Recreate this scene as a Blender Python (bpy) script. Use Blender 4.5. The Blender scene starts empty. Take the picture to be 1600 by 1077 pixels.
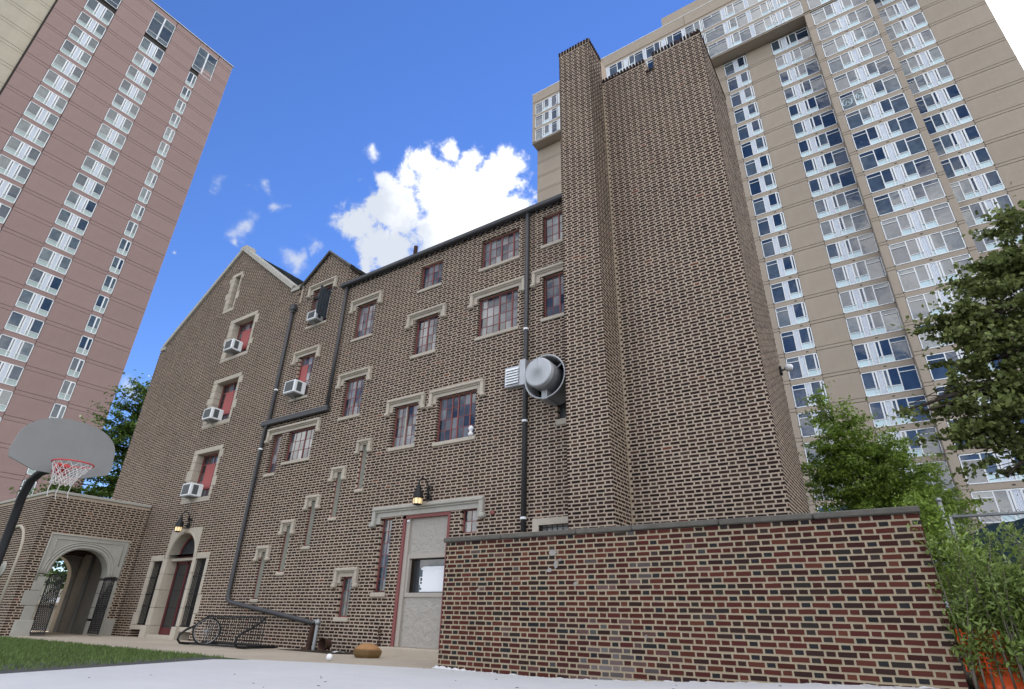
import bpy, math, random
import numpy as np
from mathutils import Matrix, Vector, Euler
random.seed(7); RNG = np.random.default_rng(11)
SC = bpy.context.scene; COL = SC.collection
# ---------------------------------------------------------------- camera
CAMZ = 0.73
cd = bpy.data.cameras.new('camera'); cam = bpy.data.objects.new('camera', cd); COL.objects.link(cam)
cd.sensor_fit = 'HORIZONTAL'; cd.sensor_width = 36.0; cd.lens = 19.798
cd.clip_start = 0.05; cd.clip_end = 3000
CR = Vector((0.83364, 0.55180, 0.02372)); CU = Vector((0.22670, -0.38101, 0.89635)); CF = Vector((-0.50364, 0.74185, 0.44271))
cam.matrix_world = Matrix(((CR.x, CU.x, -CF.x, 0), (CR.y, CU.y, -CF.y, 0), (CR.z, CU.z, -CF.z, CAMZ), (0, 0, 0, 1)))
SC.camera = cam
# ---------------------------------------------------------------- sky
SUN_EL, SUN_AZ = math.radians(50), math.radians(-8)          # azimuth from +Y, towards +X positive
SKY_STRENGTH = 0.095
W = bpy.data.worlds.new('World'); SC.world = W; W.use_nodes = True
wn, wl = W.node_tree.nodes, W.node_tree.links; wn.clear()
def N(t, **k):
    n = wn.new(t)
    for a, v in k.items(): setattr(n, a, v)
    return n
def math_node(nt, lk, op, a, b=None, c=None, clamp=False):
    n = nt.nodes.new('ShaderNodeMath'); n.operation = op; n.use_clamp = clamp
    for i, v in enumerate((a, b, c)):
        if v is None: continue
        if isinstance(v, (int, float)): n.inputs[i].default_value = v
        else: lk.new(v, n.inputs[i])
    return n.outputs[0]
WM = lambda op, a, b=None, c=None, clamp=False: math_node(W.node_tree, wl, op, a, b, c, clamp)
sky = N('ShaderNodeTexSky', sky_type='NISHITA', sun_disc=False, sun_elevation=SUN_EL, sun_rotation=SUN_AZ,
        altitude=1500, air_density=1.0, dust_density=0.0, ozone_density=3.5)
tc = N('ShaderNodeTexCoord'); D = tc.outputs['Generated']
def noise(scale, detail, rough, vec=D, dist=0.0):
    n = N('ShaderNodeTexNoise'); n.inputs['Scale'].default_value = scale; n.inputs['Detail'].default_value = detail
    n.inputs['Roughness'].default_value = rough; n.inputs['Distortion'].default_value = dist; wl.new(vec, n.inputs['Vector']); return n.outputs[0]
BL = [(-.524,.546,.654,.0741),(-.45,.592,.669,.0638),(-.461,.549,.697,.0366),(-.425,.592,.685,.0423),(-.592,.514,.621,.0635),(-.645,.482,.594,.0418),
      (-.63,.531,.566,.0644),(-.542,.592,.597,.0872),(-.556,.501,.663,.0261),(-.589,.476,.653,.0227),(-.585,.443,.680,.0130),
      (-.53,.5,.685,.0311),(-.487,.521,.701,.0259),(-.415,.577,.703,.023),(-.456,.622,.637,.0649),(-.76,.35,.547,.0209),
      (-.771,.351,.531,.0114),(-.716,.347,.606,.0152),(-.716,.372,.59,.0116),(-.733,.437,.522,.0223),(-.707,.45,.545,.0154),(-.757,.291,.585,.0127),
      (-.894,.33,.302,.0217),(-.817,.294,.497,.0045),(.251,.699,.669,.06),(.247,.661,.709,.07),(.263,.743,.616,.06),(.62,.60,.50,.30),(.55,.42,.72,.22)]  # last two: cloud bank added out of view at right, brightens the stair tower side
acc = acs = None
nz = noise(16, 8, 0.62, dist=0.4); nz2 = noise(46, 6, 0.62)
wv = N('ShaderNodeVectorMath', operation='SCALE'); wn1 = N('ShaderNodeTexNoise'); wn1.inputs['Scale'].default_value = 22; wn1.inputs['Detail'].default_value = 5; wl.new(D, wn1.inputs['Vector'])
ws = N('ShaderNodeVectorMath', operation='SUBTRACT'); wl.new(wn1.outputs['Color'], ws.inputs[0]); ws.inputs[1].default_value = (.5, .5, .5)
wl.new(ws.outputs[0], wv.inputs[0]); wv.inputs['Scale'].default_value = 0.07
wd = N('ShaderNodeVectorMath', operation='ADD'); wl.new(D, wd.inputs[0]); wl.new(wv.outputs[0], wd.inputs[1])
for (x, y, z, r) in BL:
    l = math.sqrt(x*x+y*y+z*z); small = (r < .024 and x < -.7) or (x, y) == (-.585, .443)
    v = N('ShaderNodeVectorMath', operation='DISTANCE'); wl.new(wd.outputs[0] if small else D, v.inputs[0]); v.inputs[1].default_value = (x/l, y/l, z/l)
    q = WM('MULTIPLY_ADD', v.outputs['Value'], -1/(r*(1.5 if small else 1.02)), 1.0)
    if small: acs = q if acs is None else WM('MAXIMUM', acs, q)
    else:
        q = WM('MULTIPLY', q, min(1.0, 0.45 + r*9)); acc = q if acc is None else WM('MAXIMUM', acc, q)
nn = WM('ADD', WM('MULTIPLY', WM('SUBTRACT', nz, 0.5), 1.7), WM('MULTIPLY', WM('SUBTRACT', nz2, 0.5), 0.8))
dens = WM('ADD', acc, nn)
mr = N('ShaderNodeMapRange', interpolation_type='SMOOTHSTEP'); wl.new(dens, mr.inputs[0]); mr.inputs[1].default_value = -0.05; mr.inputs[2].default_value = 0.42
wsp = N('ShaderNodeMapRange', interpolation_type='SMOOTHSTEP'); wl.new(WM('ADD', acs, WM('MULTIPLY', nn, 0.75)), wsp.inputs[0]); wsp.inputs[1].default_value = 0.0; wsp.inputs[2].default_value = 1.0; wsp.inputs[4].default_value = 0.9
# scattered cumulus over the rest of the sky
sep = N('ShaderNodeSeparateXYZ'); wl.new(D, sep.inputs[0])
zc = WM('ADD', WM('MAXIMUM', sep.outputs[2], 0.0), 0.28)
cx = N('ShaderNodeCombineXYZ'); wl.new(WM('DIVIDE', sep.outputs[0], zc), cx.inputs[0]); wl.new(WM('DIVIDE', sep.outputs[1], zc), cx.inputs[1])
fn = noise(1.7, 8, 0.58, cx.outputs[0], 0.2)
mf = N('ShaderNodeMapRange', interpolation_type='SMOOTHSTEP'); wl.new(fn, mf.inputs[0]); mf.inputs[1].default_value = 0.43; mf.inputs[2].default_value = 0.56
dv = N('ShaderNodeVectorMath', operation='DOT_PRODUCT'); wl.new(D, dv.inputs[0]); dv.inputs[1].default_value = CF
mm = N('ShaderNodeMapRange', interpolation_type='SMOOTHSTEP'); wl.new(dv.outputs['Value'], mm.inputs[0])
mm.inputs[1].default_value = 0.45; mm.inputs[2].default_value = 0.66; mm.inputs[3].default_value = 1; mm.inputs[4].default_value = 0
hz = N('ShaderNodeMapRange'); wl.new(sep.outputs[2], hz.inputs[0]); hz.inputs[1].default_value = 0.0; hz.inputs[2].default_value = 0.06
far = WM('MULTIPLY', WM('MULTIPLY', mf.outputs[0], mm.outputs[0]), hz.outputs[0])
alpha = WM('MAXIMUM', WM('MAXIMUM', WM('POWER', mr.outputs[0], 2.2), WM('POWER', wsp.outputs[0], 2.6)), far)
shade = noise(7.0, 6, 0.6)
cr = N('ShaderNodeMapRange'); wl.new(shade, cr.inputs[0]); cr.inputs[1].default_value = 0.30; cr.inputs[2].default_value = 0.56
cmx = N('ShaderNodeMix', data_type='RGBA'); wl.new(cr.outputs[0], cmx.inputs[0])
cmx.inputs[6].default_value = (0.26, 0.285, 0.33, 1); cmx.inputs[7].default_value = (1.0, 0.99, 0.97, 1)
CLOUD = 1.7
hsv = N('ShaderNodeHueSaturation'); hsv.inputs['Saturation'].default_value = 1.18; hsv.inputs['Hue'].default_value = 0.512; wl.new(sky.outputs[0], hsv.inputs['Color'])
bgs = N('ShaderNodeBackground'); wl.new(hsv.outputs[0], bgs.inputs[0]); bgs.inputs[1].default_value = SKY_STRENGTH
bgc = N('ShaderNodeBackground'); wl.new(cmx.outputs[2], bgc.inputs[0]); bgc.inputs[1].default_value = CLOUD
lowz = N('ShaderNodeMapRange', interpolation_type='SMOOTHSTEP'); wl.new(WM('ADD', WM('DIVIDE', sep.outputs[2], WM('MULTIPLY', sep.outputs[0], -1.0)), WM('MULTIPLY', shade, 0.55)), lowz.inputs[0]); lowz.inputs[1].default_value = 1.25; lowz.inputs[2].default_value = 1.48
cin = N('ShaderNodeMix', data_type='RGBA'); wl.new(lowz.outputs[0], cin.inputs[0]); cin.inputs[6].default_value = (.32, .345, .39, 1); cin.inputs[7].default_value = (.60, .60, .60, 1)
bgi = N('ShaderNodeBackground'); wl.new(cin.outputs[2], bgi.inputs[0]); bgi.inputs[1].default_value = 1.0
inview = WM('MAXIMUM', WM('POWER', mr.outputs[0], 1.8), WM('POWER', wsp.outputs[0], 2.2))
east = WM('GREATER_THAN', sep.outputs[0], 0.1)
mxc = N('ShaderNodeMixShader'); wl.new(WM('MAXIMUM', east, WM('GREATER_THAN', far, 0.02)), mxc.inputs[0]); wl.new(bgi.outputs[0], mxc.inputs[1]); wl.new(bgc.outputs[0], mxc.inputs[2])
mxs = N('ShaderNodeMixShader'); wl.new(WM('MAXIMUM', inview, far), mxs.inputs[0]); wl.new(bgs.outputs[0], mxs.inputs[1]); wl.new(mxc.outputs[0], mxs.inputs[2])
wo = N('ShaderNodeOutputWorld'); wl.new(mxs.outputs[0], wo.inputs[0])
# ---------------------------------------------------------------- sun (behind the buildings: everything near stands in their shade)
sl = bpy.data.lights.new('sun', 'SUN'); sun = bpy.data.objects.new('sun', sl); COL.objects.link(sun)
sl.energy = 3.0; sl.angle = math.radians(0.53); sl.color = (1.0, 0.95, 0.87)
sd = Vector((math.sin(SUN_AZ)*math.cos(SUN_EL), math.cos(SUN_AZ)*math.cos(SUN_EL), math.sin(SUN_EL)))
sun.rotation_euler = sd.to_track_quat('Z', 'Y').to_euler(); sun.location = (0, 40, 90)
VS = SC.view_settings; VS.view_transform = 'Standard'; VS.look = 'None'; VS.gamma = 1; VS.use_curve_mapping = False
VS.exposure = 1.2
# ---------------------------------------------------------------- materials
def mat(name, col, rough=0.8, spec=0.3, metal=0.0, nscale=0, namp=0.0, bump=0.0, bscale=60, attr=False, objrand=0.0, big=0.0, bigscale=0.5, ior=None, transl=0.0, island=0.0, emit=None, streak=0.0, fstreak=0.0):
    m = bpy.data.materials.new(name); m.use_nodes = True; nt = m.node_tree; nd, lk = nt.nodes, nt.links
    b = nd['Principled BSDF']; b.inputs['Roughness'].default_value = rough; b.inputs['Metallic'].default_value = metal
    b.inputs['Specular IOR Level'].default_value = spec
    if ior: b.inputs['IOR'].default_value = ior
    M_ = lambda op, a, c=None, d=None: math_node(nt, lk, op, a, c, d)
    tcn = nd.new('ShaderNodeTexCoord').outputs['Object']
    def nz(s, det=4, r=0.6, vec=None):
        n = nd.new('ShaderNodeTexNoise'); n.inputs['Scale'].default_value = s; n.inputs['Detail'].default_value = det; n.inputs['Roughness'].default_value = r
        lk.new(vec or tcn, n.inputs['Vector']); return n.outputs[0]
    if attr:
        a = nd.new('ShaderNodeAttribute'); a.attribute_name = 'Col'; cs = a.outputs['Color']
    else:
        rgb = nd.new('ShaderNodeRGB'); rgb.outputs[0].default_value = (*col, 1); cs = rgb.outputs[0]
    f = None
    def mul(g):
        nonlocal f
        f = g if f is None else M_('MULTIPLY', f, g)
    if nscale: mul(M_('MULTIPLY_ADD', nz(nscale), 2*namp, 1-namp))
    if big: mul(M_('MULTIPLY_ADD', nz(bigscale, 5, 0.65), 2*big, 1-big))
    if streak:
        mp = nd.new('ShaderNodeMapping'); lk.new(tcn, mp.inputs[0]); mp.inputs['Scale'].default_value = (2.5, 2.5, 0.12)
        mul(M_('MULTIPLY_ADD', nz(1.0, 6, 0.7, mp.outputs[0]), 2*streak, 1-streak))
    if fstreak:
        mp = nd.new('ShaderNodeMapping'); lk.new(tcn, mp.inputs[0]); mp.inputs['Scale'].default_value = (.35, 4.0, 1); mp.inputs['Rotation'].default_value = (0, 0, .5)
        mul(M_('MULTIPLY_ADD', nz(1.0, 6, 0.7, mp.outputs[0]), 2*fstreak, 1-fstreak))
    if objrand:
        oi = nd.new('ShaderNodeObjectInfo'); mul(M_('MULTIPLY_ADD', oi.outputs['Random'], 2*objrand, 1-objrand))
    if island:
        gi = nd.new('ShaderNodeNewGeometry'); mul(M_('MULTIPLY_ADD', gi.outputs['Random Per Island'], 2*island, 1-island))
    if f is not None:
        v = nd.new('ShaderNodeVectorMath'); v.operation = 'SCALE'; lk.new(cs, v.inputs[0]); lk.new(f, v.inputs['Scale']); cs = v.outputs[0]
    lk.new(cs, b.inputs['Base Color'])
    if bump:
        bn = nd.new('ShaderNodeBump'); bn.inputs['Strength'].default_value = bump; bn.inputs['Distance'].default_value = 0.01 if bump < 1 else 0.06
        lk.new(nz(bscale, 5, 0.6), bn.inputs['Height']); lk.new(bn.outputs[0], b.inputs['Normal'])
    if transl:
        t = nd.new('ShaderNodeBsdfTranslucent'); lk.new(cs, t.inputs[0]); mx = nd.new('ShaderNodeMixShader'); mx.inputs[0].default_value = transl
        lk.new(b.outputs[0], mx.inputs[1]); lk.new(t.outputs[0], mx.inputs[2]); lk.new(mx.outputs[0], nd['Material Output'].inputs[0])
    if emit:
        b.inputs['Emission Color'].default_value = (*emit[:3], 1); b.inputs['Emission Strength'].default_value = emit[3]
    return m
def glass(name, dark, pale, thr=0.55, ior=1.9, rough=0.04, wave=0.0):
    m = bpy.data.materials.new(name); m.use_nodes = True; nt = m.node_tree; nd, lk = nt.nodes, nt.links
    b = nd['Principled BSDF']; b.inputs['Roughness'].default_value = rough; b.inputs['IOR'].default_value = ior
    oi = nd.new('ShaderNodeObjectInfo'); r = nd.new('ShaderNodeValToRGB'); lk.new(oi.outputs['Random'], r.inputs[0])
    r.color_ramp.elements[0].color = (*dark, 1); r.color_ramp.elements[0].position = thr-0.25
    r.color_ramp.elements[1].color = (*pale, 1); r.color_ramp.elements[1].position = 1.0
    # things dimly seen inside: blinds, curtains, furniture
    tcn = nd.new('ShaderNodeTexCoord'); n = nd.new('ShaderNodeTexNoise'); n.inputs['Scale'].default_value = 1.6; n.inputs['Detail'].default_value = 3
    va = nd.new('ShaderNodeVectorMath'); va.operation = 'ADD'; lk.new(tcn.outputs['Object'], va.inputs[0]); lk.new(oi.outputs['Location'], va.inputs[1]); lk.new(va.outputs[0], n.inputs['Vector'])
    f = math_node(nt, lk, 'MULTIPLY_ADD', n.outputs[0], 1.4, 0.3)
    v = nd.new('ShaderNodeVectorMath'); v.operation = 'SCALE'; lk.new(r.outputs[0], v.inputs[0]); lk.new(f, v.inputs['Scale']); lk.new(v.outputs[0], b.inputs['Base Color'])
    if wave:
        n2 = nd.new('ShaderNodeTexNoise'); n2.inputs['Scale'].default_value = 1.1; lk.new(va.outputs[0], n2.inputs['Vector'])
        bn = nd.new('ShaderNodeBump'); bn.inputs['Strength'].default_value = wave; bn.inputs['Distance'].default_value = 0.05; lk.new(n2.outputs[0], bn.inputs['Height']); lk.new(bn.outputs[0], b.inputs['Normal'])
    return m
MT = dict(
 mortar=mat('mortar', (.405,.325,.252), .95, .1, nscale=40, namp=.1, big=.22, bigscale=.45, bump=.5, bscale=90, streak=.14),
 mortar_red=mat('mortar_tan', (.335,.272,.188), .95, .1, nscale=30, namp=.12, big=.14, bigscale=1.1, bump=.6, bscale=80),
 brick=mat('brick', (0,0,0), .95, .1, attr=True, nscale=70, namp=.28, big=.16, bigscale=.5, bump=.4, bscale=120),
 stone=mat('limestone', (.41,.365,.30), .9, .2, nscale=8, namp=.1, big=.14, bigscale=1.5, bump=.35, bscale=40, streak=.12, objrand=.06),
 stone_grey=mat('grey_limestone', (.36,.345,.305), .9, .2, nscale=7, namp=.1, big=.16, bigscale=1.5, bump=.35, bscale=40, objrand=.06),
 passage=mat('passage_render', (.20,.195,.18), .9, .2, nscale=4, namp=.12, big=.2, bigscale=.8),
 coping=mat('dark_coping', (.105,.098,.085), .9, .2, nscale=12, namp=.3, big=.3, bigscale=2.2, bump=.6, bscale=30),
 slate=mat('slate', (.055,.06,.062), .7, .3, nscale=14, namp=.3, island=.35),
 red=mat('red_paint', (.20,.062,.058), .6, .35, nscale=20, namp=.2, big=.15),
 redboard=mat('faded_red_board', (.33,.085,.08), .7, .3, nscale=6, namp=.1),
 darkred=mat('dark_red_paint', (.10,.018,.02), .5, .4, nscale=20, namp=.2),
 black=mat('black_metal', (.012,.012,.013), .55, .3, nscale=20, namp=.3),
 pipe=mat('dark_pipe_paint', (.04,.04,.043), .5, .45, nscale=9, namp=.3),
 white=mat('white_metal', (.74,.76,.77), .5, .4, nscale=8, namp=.06),
 wpanel=mat('white_ribbed_panel', (.70,.74,.80), .5, .4, nscale=3, namp=.05),
 bpanel=mat('pale_blue_panel', (.52,.66,.70), .5, .4, objrand=.07),
 gpanel=mat('grey_green_panel', (.36,.44,.42), .5, .4, objrand=.07),
 acgrille=mat('ac_grille', (.11,.12,.12), .5, .4),
 steel=mat('galvanised_steel', (.30,.31,.32), .5, .5, metal=.6, nscale=6, namp=.15),
 fansteel=mat('weathered_steel', (.40,.41,.42), .5, .5, metal=.45, nscale=5, namp=.12, bump=.1),
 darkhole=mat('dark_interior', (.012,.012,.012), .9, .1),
 beige=mat('beige_stucco', (.36,.335,.30), .9, .2, nscale=9, namp=.06, bump=1.0, bscale=7),
 beigep=mat('beige_frame_paint', (.36,.325,.285), .7, .3, nscale=9, namp=.06),
 board=mat('boarded_slit', (.19,.19,.155), .85, .2, nscale=5, namp=.12),
 paper=mat('white_paper', (.78,.80,.82), .8, .2),
 mauve=mat('mauve_concrete', (.285,.200,.182), .85, .2, nscale=1.2, namp=.08, big=.10, bigscale=.18, bump=.3, bscale=10, streak=.06, objrand=.03),
 tan=mat('tan_concrete', (.355,.30,.24), .85, .2, nscale=1.2, namp=.09, big=.12, bigscale=.2, bump=.3, bscale=10, streak=.06, objrand=.03),
 pale=mat('pale_concrete', (.40,.36,.28), .85, .2, nscale=1.2, namp=.09, big=.12, bigscale=.2, streak=.06),
 joint=mat('dark_joint', (.05,.045,.042), .9, .1),
 conc=mat('pavement_concrete', (.40,.345,.275), .9, .2, nscale=5, namp=.1, big=.16, bigscale=.8, bump=.3, bscale=60, objrand=.05),
 court=mat('white_court_paint', (.55,.55,.555), .8, .2, nscale=7, namp=.05, big=.13, bigscale=.55, bump=.3, bscale=70, fstreak=.07),
 soil=mat('soil', (.05,.038,.028), .95, .1, nscale=20, namp=.4, bump=.8, bscale=30),
 asphalt=mat('worn_asphalt', (.09,.09,.088), .95, .1, nscale=30, namp=.25, bump=.5),
 grass=mat('grass', (.12,.175,.055), .7, .2, island=.45, transl=.25, big=.25, bigscale=1.2),
 turf=mat('turf', (.07,.095,.035), .95, .1, nscale=9, namp=.35, bump=.6, bscale=60),
 hoop=mat('grey_backboard', (.175,.175,.17), .55, .4, nscale=5, namp=.08, big=.12, bigscale=2, streak=.15),
 rim=mat('red_rim', (.42,.045,.04), .45, .4, nscale=20, namp=.2),
 net=mat('white_net', (.50,.48,.46), .85, .2),
 lampglass=mat('warm_lamp_glass', (.7,.6,.4), .3, .4, emit=(1.0, .68, .30, .3)),
 lampwhite=mat('lamp_glass', (.75,.75,.75), .3, .4, emit=(1, .97, .9, .6)),
 bark=mat('bark', (.06,.048,.038), .95, .1, nscale=12, namp=.3, bump=.8, bscale=30),
 leaf_maple=mat('maple_leaf', (.15,.18,.055), .55, .35, island=.55, transl=.30),
 leaf_bright=mat('bright_leaf', (.21,.30,.05), .5, .35, island=.5, transl=.38),
 leaf_bush=mat('bush_leaf', (.20,.27,.07), .45, .4, island=.5, transl=.35),
 leaf_left=mat('locust_leaf', (.085,.14,.03), .5, .3, island=.5, transl=.35),
 twig=mat('grey_twig', (.16,.14,.11), .9, .1),
 screen=mat('teal_screen', (.011,.026,.038), .8, .2, nscale=3, namp=.2, bump=.2, bscale=8),
 orange=mat('orange_plastic', (.75,.10,.02), .5, .4, nscale=8, namp=.15),
 terracotta=mat('terracotta', (.32,.17,.075), .8, .2, nscale=9, namp=.2),
 dterra=mat('brown_planter', (.13,.075,.028), .7, .3, nscale=9, namp=.2),
 rust=mat('rust', (.055,.03,.022), .9, .2, nscale=12, namp=.4),
 litter=mat('white_litter', (.75,.75,.75), .7, .2),
 car=mat('silver_car', (.5,.52,.55), .3, .5, metal=.3),
 paintchip=mat('flaked_paint', (.27,.25,.23), .9, .2, nscale=20, namp=.3),
 buff=mat('buff_stone', (.48,.44,.36), .9, .2, nscale=3, namp=.1),
 pink=mat('pale_pink', (.48,.40,.38), .9, .2),
 tyre=mat('tyre', (.02,.02,.02), .8, .2),
 old_glass=glass('old_window_glass', (.02,.024,.032), (.20,.20,.20), .5, 1.65, .05, .2),
 tower_glass=glass('tower_window_glass', (.016,.032,.062), (.085,.11,.13), .5, 1.8, .03, .12),
 left_glass=glass('left_tower_glass', (.025,.04,.055), (.12,.145,.145), .45, 1.7, .04, .12),
 dark_glass=glass('dark_door_glass', (.012,.014,.016), (.05,.055,.06), .5, 1.6, .04, .1),
)
# ---------------------------------------------------------------- mesh helpers
WL = {}                                                     # world location of every parent
def wl_of(o): return WL.get(o.name, Vector((0, 0, 0))) if o else Vector((0, 0, 0))
def mark(o, label=None, cat=None, group=None, kind=None):
    if label: o['label'] = label
    if cat: o['category'] = cat
    if group: o['group'] = group
    if kind: o['kind'] = kind
    return o
def empty(name, loc, label, cat, group=None, rz=0.0):
    o = bpy.data.objects.new(name, None); COL.objects.link(o); o.location = loc; o.rotation_euler = (0, 0, rz)
    o.empty_display_size = 0.3; WL[o.name] = Vector(loc); return mark(o, label, cat, group)
def link(name, me, parent=None, loc=None, rot=None, kind=None):
    o = bpy.data.objects.new(name, me); COL.objects.link(o)
    if parent: o.parent = parent
    if loc is not None: o.location = loc
    if rot is not None: o.rotation_euler = rot
    WL[o.name] = wl_of(parent)
    if kind: o['kind'] = kind
    return o
class MB:
    def __init__(s): s.v = []; s.f = []; s.c = None
    def add(s, vs, fs):
        b = len(s.v); s.v += [tuple(p) for p in vs]; s.f += [tuple(b+i for i in f) for f in fs]; return s
    def box(s, x0, x1, y0, y1, z0, z1):
        if x1 < x0: x0, x1 = x1, x0
        if y1 < y0: y0, y1 = y1, y0
        if z1 < z0: z0, z1 = z1, z0
        return s.add([(x0,y0,z0),(x1,y0,z0),(x1,y1,z0),(x0,y1,z0),(x0,y0,z1),(x1,y0,z1),(x1,y1,z1),(x0,y1,z1)],
                     [(0,3,2,1),(4,5,6,7),(0,1,5,4),(1,2,6,5),(2,3,7,6),(3,0,4,7)])
    def bev(s, x0, x1, y0, y1, z0, z1, b=0.012):           # box with chamfered vertical/horizontal front edges
        if x1 < x0: x0, x1 = x1, x0
        if y1 < y0: y0, y1 = y1, y0
        b = min(b, (x1-x0)/3, (y1-y0)/3, (z1-z0)/3)
        vs = []
        for (zz, ins) in ((z0, b), (z0+b, 0), (z1-b, 0), (z1, b)):
            for (xx, yy) in ((x0+b+ins, y0+ins), (x1-b-ins, y0+ins), (x1-ins, y0+b+ins), (x1-ins, y1-b-ins), (x1-b-ins, y1-ins), (x0+b+ins, y1-ins), (x0+ins, y1-b-ins), (x0+ins, y0+b+ins)):
                vs.append((xx, yy, zz))
        fs = [tuple(range(7, -1, -1)), tuple(range(24, 32))]
        for k in range(3):
            for i in range(8): fs.append((k*8+i, k*8+(i+1) % 8, k*8+8+(i+1) % 8, k*8+8+i))
        return s.add(vs, fs)
    def tube(s, pts, r, n=8, cap=True):
        pts = [Vector(p) for p in pts]; rs = r if isinstance(r, (list, tuple)) else [r]*len(pts)
        vs = []; up = None
        for i, p in enumerate(pts):
            d = (pts[min(i+1, len(pts)-1)]-pts[max(i-1, 0)])
            d = d.normalized() if d.length > 1e-9 else Vector((0, 0, 1))
            if up is None:
                up = Vector((0, 0, 1)) if abs(d.z) < .9 else Vector((1, 0, 0))
            a = d.cross(up)
            if a.length < 1e-6: a = d.orthogonal()
            a.normalize(); b = a.cross(d).normalized(); up = b
            for k in range(n):
                t = 2*math.pi*k/n; vs.append(p + (a*math.cos(t)+b*math.sin(t))*rs[i])
        fs = []
        for i in range(len(pts)-1):
            for k in range(n): fs.append((i*n+k, i*n+(k+1) % n, (i+1)*n+(k+1) % n, (i+1)*n+k))
        if cap: fs += [tuple(range(n-1, -1, -1)), tuple(range((len(pts)-1)*n, len(pts)*n))]
        return s.add(vs, fs)
    def lathe(s, prof, c, axis='Z', n=24, cap=True):        # prof: (radius, height along axis)
        vs = []
        for (r, h) in prof:
            for k in range(n):
                t = 2*math.pi*k/n; a, b = r*math.cos(t), r*math.sin(t)
                vs.append({'Z': (c[0]+a, c[1]+b, c[2]+h), 'Y': (c[0]+a, c[1]+h, c[2]+b), 'X': (c[0]+h, c[1]+a, c[2]+b)}[axis])
        fs = []
        for i in range(len(prof)-1):
            for k in range(n): fs.append((i*n+k, i*n+(k+1) % n, (i+1)*n+(k+1) % n, (i+1)*n+k))
        if cap: fs += [tuple(range(n-1, -1, -1)), tuple(range((len(prof)-1)*n, len(prof)*n))]
        return s.add(vs, fs)
    def prism(s, poly, a0, a1, plane='XZ'):                 # closed 2D polygon extruded along the third axis
        n = len(poly)
        if plane == 'XZ': vs = [(p[0], a0, p[1]) for p in poly]+[(p[0], a1, p[1]) for p in poly]
        elif plane == 'YZ': vs = [(a0, p[0], p[1]) for p in poly]+[(a1, p[0], p[1]) for p in poly]
        else: vs = [(p[0], p[1], a0) for p in poly]+[(p[0], p[1], a1) for p in poly]
        fs = [tuple(range(n)), tuple(range(2*n-1, n-1, -1))]+[(i, n+i, n+(i+1) % n, (i+1) % n) for i in range(n)]
        return s.add(vs, fs)
    def strip(s, A, B, fn, d0, d1):                         # plate between two 2D outlines of equal length; fn(p, depth) -> 3D
        n = len(A)
        for i in range(n-1):
            q = [fn(A[i], d0), fn(A[i+1], d0), fn(B[i+1], d0), fn(B[i], d0), fn(A[i], d1), fn(A[i+1], d1), fn(B[i+1], d1), fn(B[i], d1)]
            s.add(q, [(0,1,2,3),(7,6,5,4),(0,4,5,1),(3,2,6,7),(1,5,6,2),(0,3,7,4)])
        return s
    def mesh(s, name, m, off=(0, 0, 0), smooth=False):
        me = bpy.data.meshes.new(name); o = Vector(off)
        me.from_pydata([(p[0]-o.x, p[1]-o.y, p[2]-o.z) for p in s.v], [], s.f)
        if m: me.materials.append(m)
        if s.c is not None:
            ca = me.color_attributes.new('Col', 'FLOAT_COLOR', 'POINT'); ca.data.foreach_set('color', np.asarray(s.c, dtype=np.float32).ravel())
        if smooth: me.polygons.foreach_set('use_smooth', [True]*len(me.polygons))
        me.update(); return me
    def build(s, name, m, parent=None, smooth=False, kind=None, local=False):
        me = s.mesh(name, m, (0, 0, 0) if local else wl_of(parent), smooth)
        return link(name, me, parent, kind=kind)
def thing(name, mb, m, label, cat, loc, group=None, smooth=False):
    o = link(name, mb.mesh(name, m, loc, smooth), None, loc); WL[o.name] = Vector(loc); return mark(o, label, cat, group)
def structure(name, mb, m, smooth=False):
    return mb.build(name, m, None, smooth, 'structure')
# ---------------------------------------------------------------- masonry
PER, CRS = 0.348, 0.076
HOUSE_COLS = [((.026,.0155,.0135), 36), ((.036,.020,.017), 30), ((.018,.0135,.013), 20), ((.052,.029,.023), 9), ((.045,.034,.027), 4), ((.11,.038,.024), .5)]
RED_COLS = [((.064,.0195,.0155), 38), ((.048,.0175,.0150), 30), ((.078,.025,.0185), 17), ((.034,.0180,.0160), 14), ((.10,.036,.023), 2)]
DARK_COLS = [((.021,.021,.022), 50), ((.030,.024,.022), 32), ((.042,.030,.027), 18)]
def pick(pal, rnd): 
    t = rnd.random()*sum(w for _, w in pal)
    for c, w in pal:
        t -= w
        if t <= 0: break
    j = rnd.uniform(.82, 1.18); return (c[0]*j, c[1]*j*rnd.uniform(.95, 1.05), c[2]*j*rnd.uniform(.95, 1.05))
def house_col(kind, rnd): return pick(HOUSE_COLS, rnd)
def red_col(kind, rnd):
    if kind == 'h' and rnd.random() < .42: return pick(DARK_COLS, rnd)
    if kind == 's' and rnd.random() < .05: return pick(DARK_COLS, rnd)
    return pick(RED_COLS, rnd)
def sub_iv(iv, a, b):
    out = []
    for (p, q) in iv:
        if b <= p or a >= q: out.append((p, q, ))
        else:
            if a > p: out.append((p, a))
            if b < q: out.append((b, q))
    return out
BRICK_CACHE = {}
def view_size(P):
    d = Vector(P)-Vector((0, 0, CAMZ)); z = d.dot(CF)
    if z < .1: return 0
    x, y = d.dot(CR)/z*.55*2, d.dot(CU)/z*.55*2
    return 0 if abs(d.dot(CR)/z) > .90 or abs(d.dot(CU)/z) > .605 else 1.0/d.length
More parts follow.
